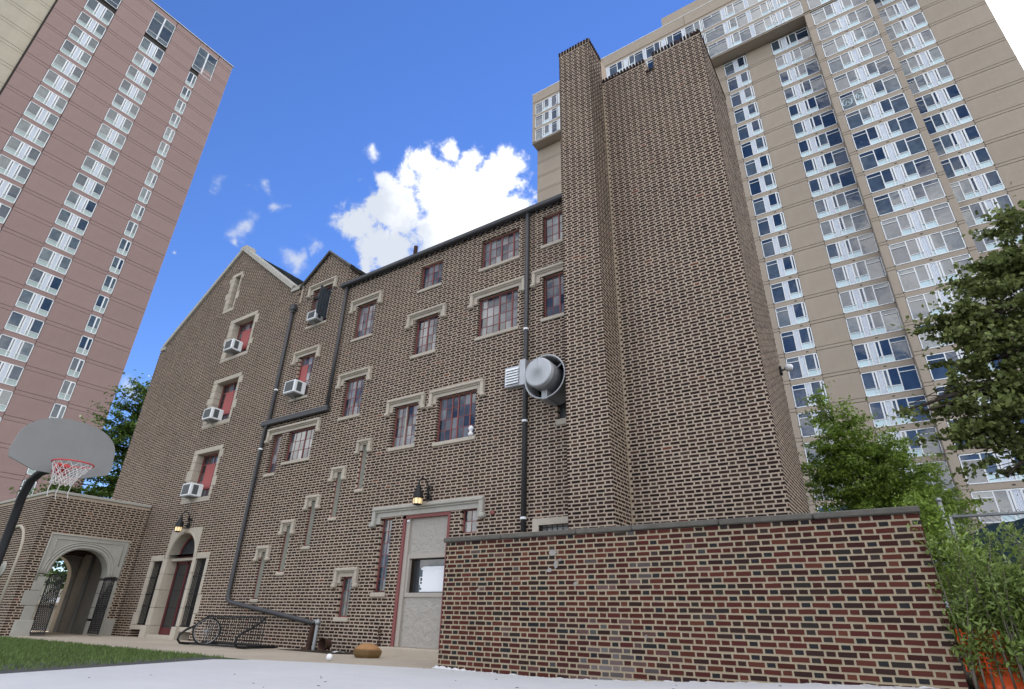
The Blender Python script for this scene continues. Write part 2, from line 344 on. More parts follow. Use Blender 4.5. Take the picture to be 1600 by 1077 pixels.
def weather(P, c, red):
    if red:
        d = math.exp(-((P.x+3.95)/.55)**2)*max(0, 1-P.z/1.0)
        if d > .05 and random.random() < d*1.1: k = random.uniform(.1, .45)*d+.05; return tuple(v*(1-k)+.30*k for v in c)
        if random.random() < .04: k = random.uniform(.05, .2); return tuple(v*(1-k)+.28*k for v in c)
        return c
    d = math.exp(-((P.x+15.2)/2.2)**2-((P.z-4.6)/1.6)**2); k = 1-.38*d
    return (c[0]*k*(1+.25*d), c[1]*k, c[2]*k)
class Masonry:
    """courses of Flemish bond on a vertical face; O origin, S along, Nn outward"""
    def __init__(s, O, S, Nn, colfn, seed=1):
        s.BH, s.LS, s.LH, s.JT = (.0515, .196, .098, .027) if colfn is red_col else (.047, .190, .094, .032)
        s.O = Vector(O); s.S = Vector(S); s.N = Vector(Nn); s.col = colfn; s.bricks = []; s.rnd = random.Random(seed)
    def P(s, a, d, z): return s.O+s.S*a+s.N*d+Vector((0, 0, z))
    def rows(s, z0, z1, outer, holes=(), phase=0.0, corner=()):
        """outer(z) -> [(a,b)]; holes: (a,b,z0,z1,reveal_depth)"""
        k0 = int(math.ceil(z0/CRS)); k1 = int(math.floor(z1/CRS))
        for k in range(k0, k1):
            zb = k*CRS; zm = zb+s.BH/2
            iv = outer(zm); edges = {}
            for h in holes:
                if h[2] < zm < h[3]:
                    iv = sub_iv(iv, h[0], h[1]); edges[round(h[0], 3)] = h[4]; edges[round(h[1], 3)] = h[4]
            for (a, b) in iv:
                off = (k % 2)*PER/2+phase; n0 = int(math.floor((a-off)/PER))-1; n1 = int(math.ceil((b-off)/PER))+1
                for n in range(n0, n1):
                    for (st, ln, kd) in ((0, s.LS, 's'), (s.LS+s.JT, s.LH, 'h')):
                        p = off+n*PER+st; q = p+ln; full = p >= a and q <= b
                        p2, q2 = max(p, a), min(q, b)
                        if q2-p2 < .025: continue
                        dep = .02; e0 = e1 = 0
                        if p2-a < .03:
                            p2 = a
                            if round(a, 3) in edges: p2 = a-.004; dep = edges[round(a, 3)]
                            elif 'a' in corner: p2 = a-.006
                        if b-q2 < .03:
                            q2 = b
                            if round(b, 3) in edges: q2 = b+.004; dep = edges[round(b, 3)]
                            elif 'b' in corner: q2 = b+.006
                        s.bricks.append((p2, q2, zb+s.rnd.uniform(-.0015, .0015), s.BH*s.rnd.uniform(.94, 1.05), dep, kd, full and dep == .02 and abs(q2-p2-ln) < 1e-6, s.col(kd, s.rnd)))
    def build(s, parent, singles=0, proud=.0045, m='brick'):
        red = s.col is red_col; s.bricks = [b[:7]+(weather(s.P(b[0], 0, b[2]), b[7], red),) for b in s.bricks]
        idx = []
        if singles:
            sc = [(view_size(s.P((b[0]+b[1])/2, 0, b[2])), i) for i, b in enumerate(s.bricks) if b[6]]
            sc = [x for x in sc if x[0] > 0]; sc.sort(reverse=True); idx = [i for _, i in sc[:singles]]
        si = set(idx); mb = MB(); cols = []; r = s.rnd
        for i, (a, b, z, h, dep, kd, full, c) in enumerate(s.bricks):
            if i in si: continue
            pr = proud*r.uniform(.6, 1.3); j = lambda: r.uniform(-.0022, .0022)
            base = len(mb.v)
            for (aa, zz) in ((a, z), (b, z), (b, z+h), (a, z+h)):
                p = s.P(aa+j(), pr+j()*.6, zz+j()); mb.v.append(tuple(p))
            for (aa, zz) in ((a, z), (b, z), (b, z+h), (a, z+h)): mb.v.append(tuple(s.P(aa, -dep, zz)))
            for f in ((0,1,2,3),(0,4,5,1),(1,5,6,2),(2,6,7,3),(3,7,4,0)): mb.f.append(tuple(base+q for q in f))
            cols += [(*c, 1)]*8
        if mb.v:
            mb.c = cols; mb.build('brick', MT[m], parent, kind='stuff')
        rot = Matrix((( s.S.x, -s.N.x, 0), (s.S.y, -s.N.y, 0), (0, 0, 1))).to_euler()
        off = wl_of(parent)
        for i in idx:
            a, b, z, h, dep, kd, full, c = s.bricks[i]
            key = (m, kd, r.randrange(14 if m == 'brick' else 14), s.col.__name__)
            me = BRICK_CACHE.get(key)
            if me is None:
                BH = s.BH; w = (b-a)/2; q = MB(); jj = lambda: r.uniform(-.0025, .0025); e = .004
                q.add([(-w+jj(), -.0055+jj()*.5, jj()), (w+jj(), -.0055+jj()*.5, jj()), (w+jj(), -.0055, BH+jj()), (-w+jj(), -.0055, BH+jj()), (-w-e, .02, -e), (w+e, .02, -e), (w+e, .02, BH+e), (-w-e, .02, BH+e)],
                      [(0,1,2,3),(0,4,5,1),(1,5,6,2),(2,6,7,3),(3,7,4,0),(7,6,5,4)])
                q.c = [(*c, 1)]*8; me = q.mesh('brick', MT[m]); BRICK_CACHE[key] = me
            P = s.P((a+b)/2, 0, z)-off
            link('brick', me, parent, P, (rot.x, rot.y+r.uniform(-.006, .006), rot.z))
def sheet(mb, O, S, bands, depthdir=None):
    """bands: list of (z0,z1,[(a0,b0,a1,b1)]) trapezoids on the face"""
    O = Vector(O); S = Vector(S)
    for z0, z1, tr in bands:
        for (a0, b0, a1, b1) in tr:
            q = [O+S*a0+Vector((0, 0, z0)), O+S*b0+Vector((0, 0, z0)), O+S*b1+Vector((0, 0, z1)), O+S*a1+Vector((0, 0, z1))]
            mb.add(q, [(0, 1, 2, 3)])
def wall_sheet(mb, O, S, Nn, outer, zs, holes):
    O, S, Nn = Vector(O), Vector(S), Vector(Nn)
    br = sorted(set([round(z, 4) for z in zs]+[round(h[i], 4) for h in holes for i in (2, 3) if zs[0] < h[i] < zs[-1]]))
    for z0, z1 in zip(br, br[1:]):
        e = 1e-4; zm = (z0+z1)/2
        lo, hi = outer(z0+e), outer(z1-e)
        ivl, ivh = list(lo), list(hi)
        for h in holes:
            if h[2] < zm < h[3]: ivl = sub_iv(ivl, h[0], h[1]); ivh = sub_iv(ivh, h[0], h[1])
        for (p, q), (r, t) in zip(ivl, ivh):
            mb.add([O+S*p+Vector((0,0,z0)), O+S*q+Vector((0,0,z0)), O+S*t+Vector((0,0,z1)), O+S*r+Vector((0,0,z1))], [(0,1,2,3)])
    for (a, b, z0, z1, d) in [h[:5] for h in holes]:
        i = -Nn*d
        A, B, C_, D_ = O+S*a+Vector((0,0,z0)), O+S*b+Vector((0,0,z0)), O+S*b+Vector((0,0,z1)), O+S*a+Vector((0,0,z1))
        mb.add([A, B, C_, D_, A+i, B+i, C_+i, D_+i], [(0,4,5,1),(1,5,6,2),(2,6,7,3),(3,7,4,0)])
def soldiers(mb, cols, P0, dirv, n, step, w, h, nrm, proud, rnd):   # a row of upright header bricks along a parapet
    P0, dirv, nrm = Vector(P0), Vector(dirv), Vector(nrm)
    for i in range(n):
        a = P0+dirv*(i*step); b = a+dirv*w; o = nrm*proud; hh = Vector((0, 0, h*rnd.uniform(.92, 1.05))); bk = nrm*-.22
        base = len(mb.v); mb.v += [tuple(p) for p in (a+o, b+o, b+o+hh, a+o+hh, a+bk, b+bk, b+bk+hh, a+bk+hh)]
        for f in ((0,1,2,3),(0,4,5,1),(1,5,6,2),(2,6,7,3),(3,7,4,0),(7,6,5,4)): mb.f.append(tuple(base+q for q in f))
        cols += [(*house_col('h', rnd), 1)]*8
# ================================================================ the setting
g = MB(); g.add([(-1500,-1500,-.05),(1500,-1500,-.05),(1500,1500,-.05),(-1500,1500,-.05)], [(0,1,2,3)]); structure('ground', g, MT['asphalt'])
def rise(x, y):                                            # the court climbs a little towards the right end of the garden wall
    t = max(0.0, min(1.0, (x+5.2)/5.4)); u = max(0.0, min(1.0, (y-3.5)/4.5)); return .20*t*t*(3-2*t)*u*u*(3-2*u)
cp = []
def court_left(y): return -9.6-(y-2.5)*.335 if y < 7.06 else -11.15+(y-7.06)*1.75
def court_far(x): return 7.9 if x < -9.7 else 8.15
g = MB(); nx, ny = 60, 40
ys = [-14+22.51*(i/ny) for i in range(ny+1)]
for j in range(ny+1):
    y = ys[j]; xl = min(court_left(max(min(y, 7.06), -14)), -9.5) if y < 7.06 else (-11.15+(y-7.06)*1.9 if y < 7.75 else -9.8+(y-7.75)*4.2)
    for i in range(nx+1):
        x = xl+(14-xl)*i/nx; g.v.append((x, y, rise(x, y)))
for j in range(ny):
    for i in range(nx): a = j*(nx+1)+i; g.f.append((a, a+1, a+nx+2, a+nx+1))
structure('court', g, MT['court'], True)
g = MB(); g.add([(-40,2,-.012),(-9.2,-6,-.012),(-9.2,7.5,-.012),(-40,7.5,-.012)], [(0,1,2,3)]); structure('lawn', g, MT['turf'])
g = MB(); g.add([(-11.6,3.2,-.006),(-9.3,1.6,-.006),(-10.6,7.2,-.006),(-11.9,7.1,-.006)], [(0,1,2,3)]); structure('asphalt_strip', g, MT['asphalt'])
# pavement slabs along the house
pv = empty('pavement', (-16, 9, 0), None, None); pv['kind'] = 'structure'
g = MB(); g.add([(-40,7.42,-.02),(-6.0,7.42,-.02),(-6.0,11.6,-.02),(-40,11.6,-.02)], [(0,1,2,3)]); g.build('joint_bed', MT['soil'], pv)
x = -34.0; sr = random.Random(3)
while x < -6.9:
    for (ya, yb) in ((7.42, 9.3), (9.31, 10.79)):
        w = 1.85; x1 = min(x+w-.012, -6.8)
        q = MB(); q.bev(x, x1, ya, yb, -.12, sr.uniform(-.008, -.001), .006); q.build('slab', MT['conc'], pv)
    x += 1.85
# soil to the right of and behind the garden wall
g = MB(); g.add([(.25,4,.21),(9,4,.21),(9,30,.21),(.25,30,.21)], [(0,1,2,3)]); g.add([(-7,8.85,.0),(.25,8.85,.1),(.25,30,.21),(-7,30,.0)], [(0,1,2,3)]); structure('planting_soil', g, MT['soil'])
# grass blades
n = 42000; gx = -30+RNG.random(n)*19.6; gy = 2.2+RNG.random(n)*5.2
keep = (gx < -11.55-(gy-7)*-.33*0+np.minimum(0, (gy-7.0))*-.36-.05) & (np.hypot(gx, gy) > 6)
gx, gy = gx[keep], gy[keep]; n = len(gx); a = RNG.random(n)*6.283; h = .022+RNG.random(n)*.032; w = .006+RNG.random(n)*.005; lx = (RNG.random(n)-.5)*.05; ly = (RNG.random(n)-.5)*.05
V = np.zeros((n*3, 3)); V[0::3] = np.c_[gx-np.cos(a)*w, gy-np.sin(a)*w, np.full(n, -.012)]; V[1::3] = np.c_[gx+np.cos(a)*w, gy+np.sin(a)*w, np.full(n, -.012)]; V[2::3] = np.c_[gx+lx, gy+ly, h]
me = bpy.data.meshes.new('grass'); me.from_pydata(V.tolist(), [], np.arange(n*3).reshape(-1, 3).tolist()); me.materials.append(MT['grass'])
go = link('grass', me); mark(go, 'short green grass growing beside the white court', 'grass', kind='stuff')
# ================================================================ the brick house
YF = 10.8
HS = empty('brick_house', (-14, YF, 0), 'dark brick house with stone window hoods, gable and tall blank brick stair tower', 'house')
OPEN = []                                                   # openings in the main front: x0,x1,z0,z1,depth
PANE = {}
def pane_obj(parent, x0, x1, z0, z1, y, m='old_glass', jit=.009, name='pane'):
    k = (round(x1-x0, 2), round(z1-z0, 2), m); me = PANE.get(k)
    if me is None:
        q = MB(); w, h = (x1-x0)/2, (z1-z0)/2; q.box(-w, w, -.004, .004, -h, h); me = q.mesh('pane', MT[m]); PANE[k] = me
    return link(name, me, parent, Vector(((x0+x1)/2, y, (z0+z1)/2))-wl_of(parent), (random.uniform(-jit, jit), 0, random.uniform(-jit, jit)))
def hood(parent, x0, x1, zt, ext=.3, y=YF, m='stone', stops=True, band=.10):
    q = MB(); a, b = x0-ext, x1+ext
    q.box(a+.03, b-.03, y-.025, y+.04, zt-.0, zt+band)
    q.bev(a, b, y-.115, y+.03, zt+band+.03, zt+band+.115, .02)
    q.bev(a+.02, b-.02, y-.07, y+.03, zt+band-.005, zt+band+.035, .012)
    for (p, r, sgn) in ((a, a+.10, -1), (b-.10, b, 1)):
        q.bev(p, r, y-.10, y+.02, zt-.20, zt+band+.05, .015)
        if stops: q.bev(p-.05*(sgn < 0), r+.05*(sgn > 0), y-.125, y+.02, zt-.275, zt-.165, .03)
        q.box(p+.01 if sgn < 0 else p-.11, r+.11 if sgn < 0 else r-.01, y-.025, y+.03, zt-.16, zt+.0)
    return q.build('hood', MT[m], parent)
def win(x0, x1, z0, z1, cols, rows, thick=(), hooded=True, y=YF, dep=.11, sill=True, ext=.3, red_cols=None, skip=None, widths=None):
    OPEN.append((x0, x1, z0, z1, dep+.03))
    yb = y+dep; fw = .036; q = MB()
    for (a, b, c, d) in ((x0, x0+fw, z0, z1), (x1-fw, x1, z0, z1), (x0, x1, z1-fw, z1), (x0, x1, z0, z0+fw)): q.box(a, b, yb-.028, yb+.02, c, d)
    ww = widths or [1]*cols; t = sum(ww); xs = [x0+fw+(x1-x0-2*fw)*sum(ww[:i])/t for i in range(cols+1)]; zs = [z0+fw+(z1-z0-2*fw)*i/rows for i in range(rows+1)]
    for i in range(1, cols):
        h = .019 if i in thick else .0075; q.box(xs[i]-h, xs[i]+h, yb-(.02 if i in thick else .008), yb+.012, z0+fw, z1-fw)
    for j in range(1, rows): q.box(x0+fw, x1-fw, yb-.007, yb+.010, zs[j]-.0075, zs[j]+.0075)
    o = q.build('window', MT['red'], HS)
    for i in range(cols):
        for j in range(rows):
            if skip and skip(i, j): continue
            pane_obj(o, xs[i]+.004, xs[i+1]-.004, zs[j]+.004, zs[j+1]-.004, yb+.004)
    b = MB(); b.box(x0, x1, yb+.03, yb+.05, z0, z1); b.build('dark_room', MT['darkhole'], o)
    if sill: b = MB(); b.bev(x0-.06, x1+.05, y-.045, y+dep-.03, z0-.105, z0-.004, .012); b.build('sill', MT['stone'], o)
    if hooded: hood(o, x0, x1, z1, ext, y)
    return o, xs, zs, yb
win(-6.40, -5.30, 9.93, 10.93, 5, 3, (2,), False)
win(-8.50, -7.18, 9.90, 10.88, 6, 3, (1, 3, 5), False)
win(-10.88, -10.01, 9.94, 10.83, 4, 3, (2,), False)
win(-6.40, -5.30, 7.67, 8.93, 5, 4, (2,), True)
win(-8.50, -7.18, 7.67, 8.90, 6, 4, (3, 5), True, ext=.26)
win(-10.86, -10.0, 7.69, 8.90, 4, 4, (2,), True, ext=.32)
win(-13.66, -12.81, 8.95, 10.23, 4, 4, (2,), True)
win(-13.66, -12.81, 6.25, 7.50, 4, 4, (2,), True)
w9 = win(-11.32, -10.44, 4.98, 6.18, 4, 4, (2,), True, ext=.27)
q = MB(); q.box(-10.92, -10.875, YF+.06, YF+.09, 5.0, 6.13); q.build('pale_astragal', MT['beigep'], w9[0])
win(-9.70, -8.41, 4.90, 6.16, 6, 4, (2, 3, 5), True, ext=.27)
w11 = win(-16.33, -15.30, 10.14, 11.68, 4, 4, (2,), True, skip=lambda i, j: i >= 2 and j < 3, ext=.25)
w12 = win(-16.34, -15.55, 7.37, 8.94, 4, 5, (), True, skip=lambda i, j: i in (0, 1) and 0 < j < 4)
q = MB(); q.box(-16.28, -15.93, YF+.10, YF+.125, 7.70, 8.62); q.build('red_board', MT['redboard'], w12[0])
w13 = win(-16.90, -16.46, 4.88, 6.19, 2, 4, (), False); win(-16.09, -14.80, 5.17, 6.19, 5, 3, (3,), False)
hood(w13[0], -16.90, -14.80, 6.19, .28)
win(-12.53, -12.11, .75, 1.70, 2, 3, (), True, ext=.22)
win(-11.31, -10.91, 1.32, 3.09, 2, 6, (), False)
win(-8.65, -8.18, 2.57, 3.13, 2, 2, (), False, sill=False)
for (x0, x1, z0, z1) in ((-12.46,-12.22,3.96,5.22),(-13.39,-13.13,3.26,4.53),(-14.33,-14.06,2.54,3.80),(-15.28,-15.01,1.87,3.15),(-16.24,-15.96,1.17,2.46)):
    OPEN.append((x0, x1, z0, z1, .16)); q = MB()
    q.box(x0, x0+.03, YF+.028, YF+.13, z0, z1); q.box(x0, x1, YF+.03, YF+.13, z0, z0+.03); q.box(x1-.012, x1, YF+.03, YF+.13, z0, z1)
    o = q.build('slit_window', MT['red'], HS)
    q = MB(); q.box(x0+.03, x1-.012, YF+.036, YF+.12, z0+.03, z1); q.build('board', MT['board'], o)
    q = MB(); q.bev(x0-.04, x1+.04, YF-.05, YF+.05, z0-.10, z0-.004, .02); q.build('sill', MT['stone'], o)
    hood(o, x0, x1, z1, .17, band=.035)
# open leaded casement and pale blind in the dormer window
q = MB(); P0 = Vector((-15.34, YF-.0, 10.22)); dirc = Vector((.08, -.46, 0)).normalized()
def casement_pt(u, z): return P0+dirc*u+Vector((0, 0, z))
for u in (0, .13, .26, .39, .5): q.tube([casement_pt(u, 0), casement_pt(u, 1.12)], .007, 4)
for z in (0, .22, .45, .67, .9, 1.12): q.tube([casement_pt(0, z), casement_pt(.5, z)], .007, 4)
oc = q.build('open_casement', MT['pipe'], HS)
q = MB(); q.add([casement_pt(0, 0), casement_pt(.5, 0), casement_pt(.5, 1.12), casement_pt(0, 1.12)], [(0,1,2,3)]); q.build('pane', MT['left_glass'], oc)
q = MB(); q.box(-15.80, -15.40, YF+.12, YF+.14, 10.4, 11.3); q.build('blind', MT['beigep'], w11[0])
# low grille window beside the chimney, dark hatch under the fan
OPEN += [(-6.5, -5.3, 2.2, 2.62, .2), (-6.02, -5.3, 4.93, 5.42, .2)]
q = MB(); q.box(-6.66, -5.2, YF-.03, YF+.05, 2.62, 2.76); q.box(-6.66, -6.5, YF-.03, YF+.05, 2.2, 2.62); o = q.build('grille_surround', MT['stone'], HS)
q = MB()
for i in range(9): q.tube([(-6.46+i*.13, YF+.04, 2.2), (-6.46+i*.13, YF+.04, 2.62)], .012, 6)
q.box(-6.5, -5.3, YF+.03, YF+.05, 2.56, 2.585); q.build('bar', MT['black'], o)
q = MB(); q.box(-6.5, -5.3, YF+.15, YF+.17, 2.2, 2.62); q.build('pane', MT['paper'], o)
q = MB(); q.box(-6.02, -5.3, YF+.12, YF+.14, 4.93, 5.42); o = q.build('dark_hatch', MT['pipe'], HS); q = MB(); q.bev(-6.05, -5.3, YF-.04, YF+.1, 4.78, 4.925); q.build('sill', MT['stone'], o)
q = MB(); q.lathe([(.0,0),(.06,.01),(.075,.06),(.03,.12),(.05,.15),(.07,.20),(.05,.25),(.0,.28)], (-8.50, YF-.02, 4.90), 'Z', 12)
thing('plastic_bottle', q, MT['litter'], 'white bottle shaped ornament standing on the sill of the wide window', 'ornament', (-8.50, YF-.02, 4.90), smooth=True)
# ---------------- doorway on the main front
OPEN.append((-10.53, -8.98, .16, 3.11, .34))
q = MB(); q.box(-10.53, -10.44, YF+.0, YF+.12, .16, 3.11); q.box(-10.53, -8.98, YF+.0, YF+.12, 3.03, 3.11); q.box(-9.07, -8.98, YF, YF+.12, .16, 3.03)
dr = q.build('doorway', MT['red'], HS)
q = MB(); q.box(-10.44, -10.32, YF+.04, YF+.16, .17, 3.03); q.box(-10.32, -9.08, YF+.07, YF+.16, 2.08, 2.18); q.box(-10.32, -9.08, YF+.07, YF+.16, 1.22, 1.31); q.box(-10.32, -10.25, YF+.07, YF+.16, 1.31, 2.08); q.build('door_frame', MT['beigep'], dr)
q = MB(); q.box(-10.32, -9.08, YF+.10, YF+.17, .17, 1.22); q.build('door_panel', MT['beige'], dr)
q = MB(); q.box(-10.32, -9.08, YF+.10, YF+.17, 2.18, 3.03); q.build('transom_panel', MT['beige'], dr)
q = MB(); q.box(-10.25, -9.08, YF+.27, YF+.28, 1.31, 2.08); q.build('door_pane', MT['dark_glass'], dr)
q = MB(); X0, X1 = -9.93, -9.1; q.box(X0, X1, YF+.235, YF+.25, 1.34, 1.90)
pts = [(-.06,1.34,1.38),(-.05,1.43,1.49),(-.06,1.56,1.58),(-.05,1.83,1.88)]
for (w, za, zb) in pts: q.box(X0+w, X0, YF+.235, YF+.25, za, zb)
for (xa, xb, za, zb) in ((-.085,-.065,1.50,1.66),(-.085,0,1.645,1.67),(-.085,0,1.49,1.515)): q.box(X0+xa, X0+xb, YF+.234, YF+.249, za, zb)
q.build('paper_sign', MT['paper'], dr)
q = MB(); q.lathe([(.0,-.03),(.035,-.02),(.035,.02),(.0,.03)], (-10.37, YF+.03, 2.97), 'Z', 10); q.build('camera_dome', MT['paper'], dr)
q = MB(); q.bev(-10.66, -8.8, YF-.30, YF+.1, -.02, .165, .015); q.build('door_step', MT['conc'], dr)
q = MB(); q.box(-11.45, -8.08, YF-.03, YF+.04, 3.115, 3.24); q.bev(-11.6, -7.98, YF-.12, YF+.03, 3.275, 3.37, .02); q.bev(-11.58, -8.0, YF-.075, YF+.03, 3.23, 3.28, .012)
for (a, b, sg) in ((-11.6, -11.48, -1), (-8.1, -7.98, 1)):
    q.bev(a, b, YF-.10, YF+.02, 2.96, 3.3, .015); q.bev(a-.06*(sg < 0), b+.06*(sg > 0), YF-.13, YF+.02, 2.87, 2.99, .03)
q.box(-11.49, -11.33, YF-.03, YF+.03, 2.95, 3.115); q.box(-8.17, -8.09, YF-.03, YF+.03, 2.95, 3.115)
q.build('hood', MT['stone_grey'], dr)
# ---------------- gable windows with stone surrounds
GOPEN = []
def surround(parent, x0, x1, z0, z1, ox0, ox1, oz0, oz1, seed, y=YF, quoin=True):
    r = random.Random(seed); g = .004
    def blk(a, b, c, d, yy0=y-.018, yy1=y+.30):
        q = MB(); q.bev(a+g, b-g, yy0, yy1, c+g, d-g, .008); q.build('stone_block', MT['stone'], parent)
    blk(ox0, ox1, z1, oz1); blk(ox0, ox1, oz0, z0)
    for (a, b, sg) in ((ox0, x0, -1), (x1, ox1, 1)):
        z = z0; k = 0
        while z < z1-.02:
            h = r.uniform(.26, .42); h = z1-z if z1-z-h < .2 else h
            e = (.13 if k % 3 == (1 if sg > 0 else 2) else 0) if quoin else 0
            blk(a-(e if sg < 0 else 0), b+(e if sg > 0 else 0), z, z+h); z += h; k += 1
def gwin(x0, x1, z0, z1, ox0, ox1, oz0, oz1, cols, rows, seed, board=True):
    GOPEN.append((ox0-.0, ox1+.0, oz0, oz1, .34)); yb = YF+.30; fw = .05
    q = MB()
    for (a, b, c, d) in ((x0, x0+fw, z0, z1), (x1-fw, x1, z0, z1), (x0, x1, z1-fw, z1), (x0, x1, z0, z0+fw)): q.box(a, b, yb-.05, yb+.02, c, d)
    xs = [x0+fw+(x1-x0-2*fw)*i/cols for i in range(cols+1)]; zs = [z0+fw+(z1-z0-2*fw)*j/rows for j in range(rows+1)]
    for i in range(1, cols): q.box(xs[i]-.01, xs[i]+.01, yb-.025, yb+.01, z0, z1)
    for j in range(1, rows): q.box(x0, x1, yb-.022, yb+.008, zs[j]-(.022 if j == rows-1 else .009), zs[j]+(.022 if j == rows-1 else .009))
    o = q.build('gable_window', MT['red'], HS)
    for i in range(cols):
        for j in range(rows):
            if board and i in (1, 2) and 0 < j < rows-1 and not (i == 2 and j == 1): continue
            pane_obj(o, xs[i]+.004, xs[i+1]-.004, zs[j]+.004, zs[j+1]-.004, yb+.004)
    if board: q = MB(); q.box(xs[1]-.06, xs[3]-.14, yb-.045, yb-.028, zs[1], zs[rows-1]-.02); q.build('red_board', MT['redboard'], o)
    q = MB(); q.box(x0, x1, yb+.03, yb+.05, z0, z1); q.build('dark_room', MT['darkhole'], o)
    surround(o, x0, x1, z0, z1, ox0, ox1, oz0, oz1, seed); return o
gwin(-21.50, -20.04, 4.47, 6.12, -21.76, -19.90, 4.29, 6.31, 4, 5, 1)
gwin(-21.47, -20.02, 7.31, 9.00, -21.76, -19.88, 7.15, 9.18, 4, 5, 2)
gwin(-21.45, -20.00, 10.10, 11.74, -21.76, -19.86, 9.95, 11.93, 4, 5, 3)
gwin(-22.42, -22.0, 12.68, 14.36, -22.72, -21.90, 12.52, 14.53, 2, 5, 4, False)
# ---------------- arched entrance in the gable
en = MB(); en.box(-21.55, -21.47, YF+.33, YF+.40, .1, 2.36); en.box(-20.83, -20.75, YF+.33, YF+.40, .1, 2.36); en.box(-20.10, -20.02, YF+.33, YF+.40, .1, 2.36); en.box(-21.55, -20.02, YF+.33, YF+.40, 2.27, 2.36)
en.box(-21.47, -20.83, YF+.34, YF+.39, .1, .30); en.box(-20.75, -20.1, YF+.34, YF+.39, .1, .30)
EN = en.build('arched_doorway', MT['darkred'], HS)
GOPEN += [(-22.74, -19.04, .0, 2.55, .42), (-21.78, -19.82, 2.55, 3.42, .42)]
for (a, b) in ((-21.47, -20.83), (-20.75, -20.1)):
    q = MB(); q.box(a, b, YF+.36, YF+.37, .30, 2.27); q.build('door_pane', MT['dark_glass'], EN)
def blkE(a, b, c, d, y0=YF-.02, y1=YF+.42, g=.004):
    q = MB(); q.bev(a+g, b-g, y0, y1, c+g, d-g, .01); q.build('stone_block', MT['stone'], EN)
for z0, z1 in ((.36, .9), (.9, 1.45), (1.45, 1.95), (1.95, 2.46)): blkE(-21.88, -21.60, z0, z1); blkE(-19.97, -19.78, z0, z1)
for i, (z0, z1) in enumerate(((.36, .75), (.75, 1.3), (1.3, 1.85), (1.85, 2.38))): blkE(-22.74-(.12 if i == 0 else 0), -22.53, z0, z1); blkE(-19.14, -18.98+(.10 if i == 1 else 0), z0, z1)
blkE(-22.74, -21.88, 2.38, 2.56); blkE(-19.78, -19.0, 2.38, 2.56); blkE(-22.86, -21.88, .22, .36); blkE(-19.78, -18.98, .22, .36)
blkE(-21.9, -21.55, -.02, .36, YF-.12); blkE(-20.0, -19.7, -.02, .36, YF-.12); blkE(-21.6, -19.97, -.02, .10, YF-.05, YF+.45)
blkE(-21.62, -19.95, 2.36, 2.46, YF+.12, YF+.42)
ar = [(-20.785+.815*math.cos(t), 2.46+.80*math.sin(t)) for t in [math.pi*i/20 for i in range(21)]]
def out_pt(p, x0=-21.78, x1=-19.82, z1=3.42, c=(-20.785, 2.46)):
    dx, dz = p[0]-c[0], p[1]-c[1]; t = 1e9
    if dx > 1e-6: t = min(t, (x1-c[0])/dx)
    if dx < -1e-6: t = min(t, (x0-c[0])/dx)
    if dz > 1e-6: t = min(t, (z1-c[1])/dz)
    return (c[0]+dx*t, c[1]+dz*t)
for i0 in range(0, 20, 4):                                  # five voussoirs
    A = ar[i0:i0+5]; B = [out_pt(p) for p in A]
    if i0 in (4, 12):
        k = 0 if i0 == 4 else 0
    q = MB(); q.strip(A, B, lambda p, d: (p[0], d, p[1]), YF-.02, YF+.42); q.build('stone_block', MT['stone'], EN)
q = MB(); q.tube([(p[0]*1.0+(p[0]+20.785)*.07, YF-.02, p[1]+(p[1]-2.46)*.07) for p in ar], .022, 6); q.build('arch_moulding', MT['stone'], EN)
ar2 = [(-20.785+.76*math.cos(t), 2.50+.72*math.sin(t)) for t in [math.pi*i/20 for i in range(21)]]
q = MB(); q.tube([(p[0], YF+.34, p[1]) for p in ar2], .035, 6); q.box(-21.56, -20.0, YF+.32, YF+.38, 2.46, 2.55); fl = q.build('fanlight', MT['red'], EN)
q = MB(); q.prism([(p[0], p[1]) for p in ar2], YF+.36, YF+.37); q.build('fanlight_pane', MT['old_glass'], fl)
for (a, b) in ((-22.52, -21.89), (-19.77, -19.15)):
    q = MB(); q.box(a, b, YF+.22, YF+.23, .36, 2.38); o = q.build('side_light', MT['dark_glass'], EN)
    for i in range(7):
        xx = a+.05+(b-a-.1)*i/6
        q = MB(); q.box(xx-.009, xx+.009, YF+.03, YF+.048, .37, 2.37); q.build('iron_bar', MT['black'], EN)
    q = MB()
    for z in (.40, .95, 1.32, 1.85): q.box(a, b, YF+.026, YF+.052, z-.012, z+.012)
    q.build('cross_bar', MT['black'], EN)
# ---------------- brickwork of the house
def f_main(z):
    if z < 11.25: return [(-17.30, -5.30)]
    if z < 12.15: return [(-17.04, -14.46)]
    if z < 13.16: t = (z-12.15)/(13.2-12.15); return [(-17.04+1.29*t, -14.46-1.29*t)]
    return []
def f_gable(z):
    if z < 11.85: return [(-27.55, -17.30)]
    if z < 12.05: return [(-27.35, -17.15)]
    if z < 12.30: return [(-27.15+(z-12.05)/.78, -17.15)]
    if z < 15.70: return [(-27.15+(z-12.05)/.78, -17.75-(z-12.30)/.775)]
    return []
q = MB(); wall_sheet(q, (0, YF, 0), (1, 0, 0), (0, -1, 0), f_main, [-.1, 11.25, 12.15, 13.159], OPEN); FW = q.build('front_wall', MT['mortar'], HS)
ms = Masonry((0, YF, 0), (1, 0, 0), (0, -1, 0), house_col, 1); ms.rows(0, 13.2, f_main, OPEN); ms.build(FW)
q = MB(); wall_sheet(q, (0, YF, 0), (1, 0, 0), (0, -1, 0), f_gable, [-.1, 11.85, 12.05, 12.30, 15.69], GOPEN); GW = q.build('gable_wall', MT['mortar'], HS)
ms = Masonry((0, YF, 0), (1, 0, 0), (0, -1, 0), house_col, 2); ms.rows(0, 15.7, f_gable, GOPEN, .1); ms.build(GW)
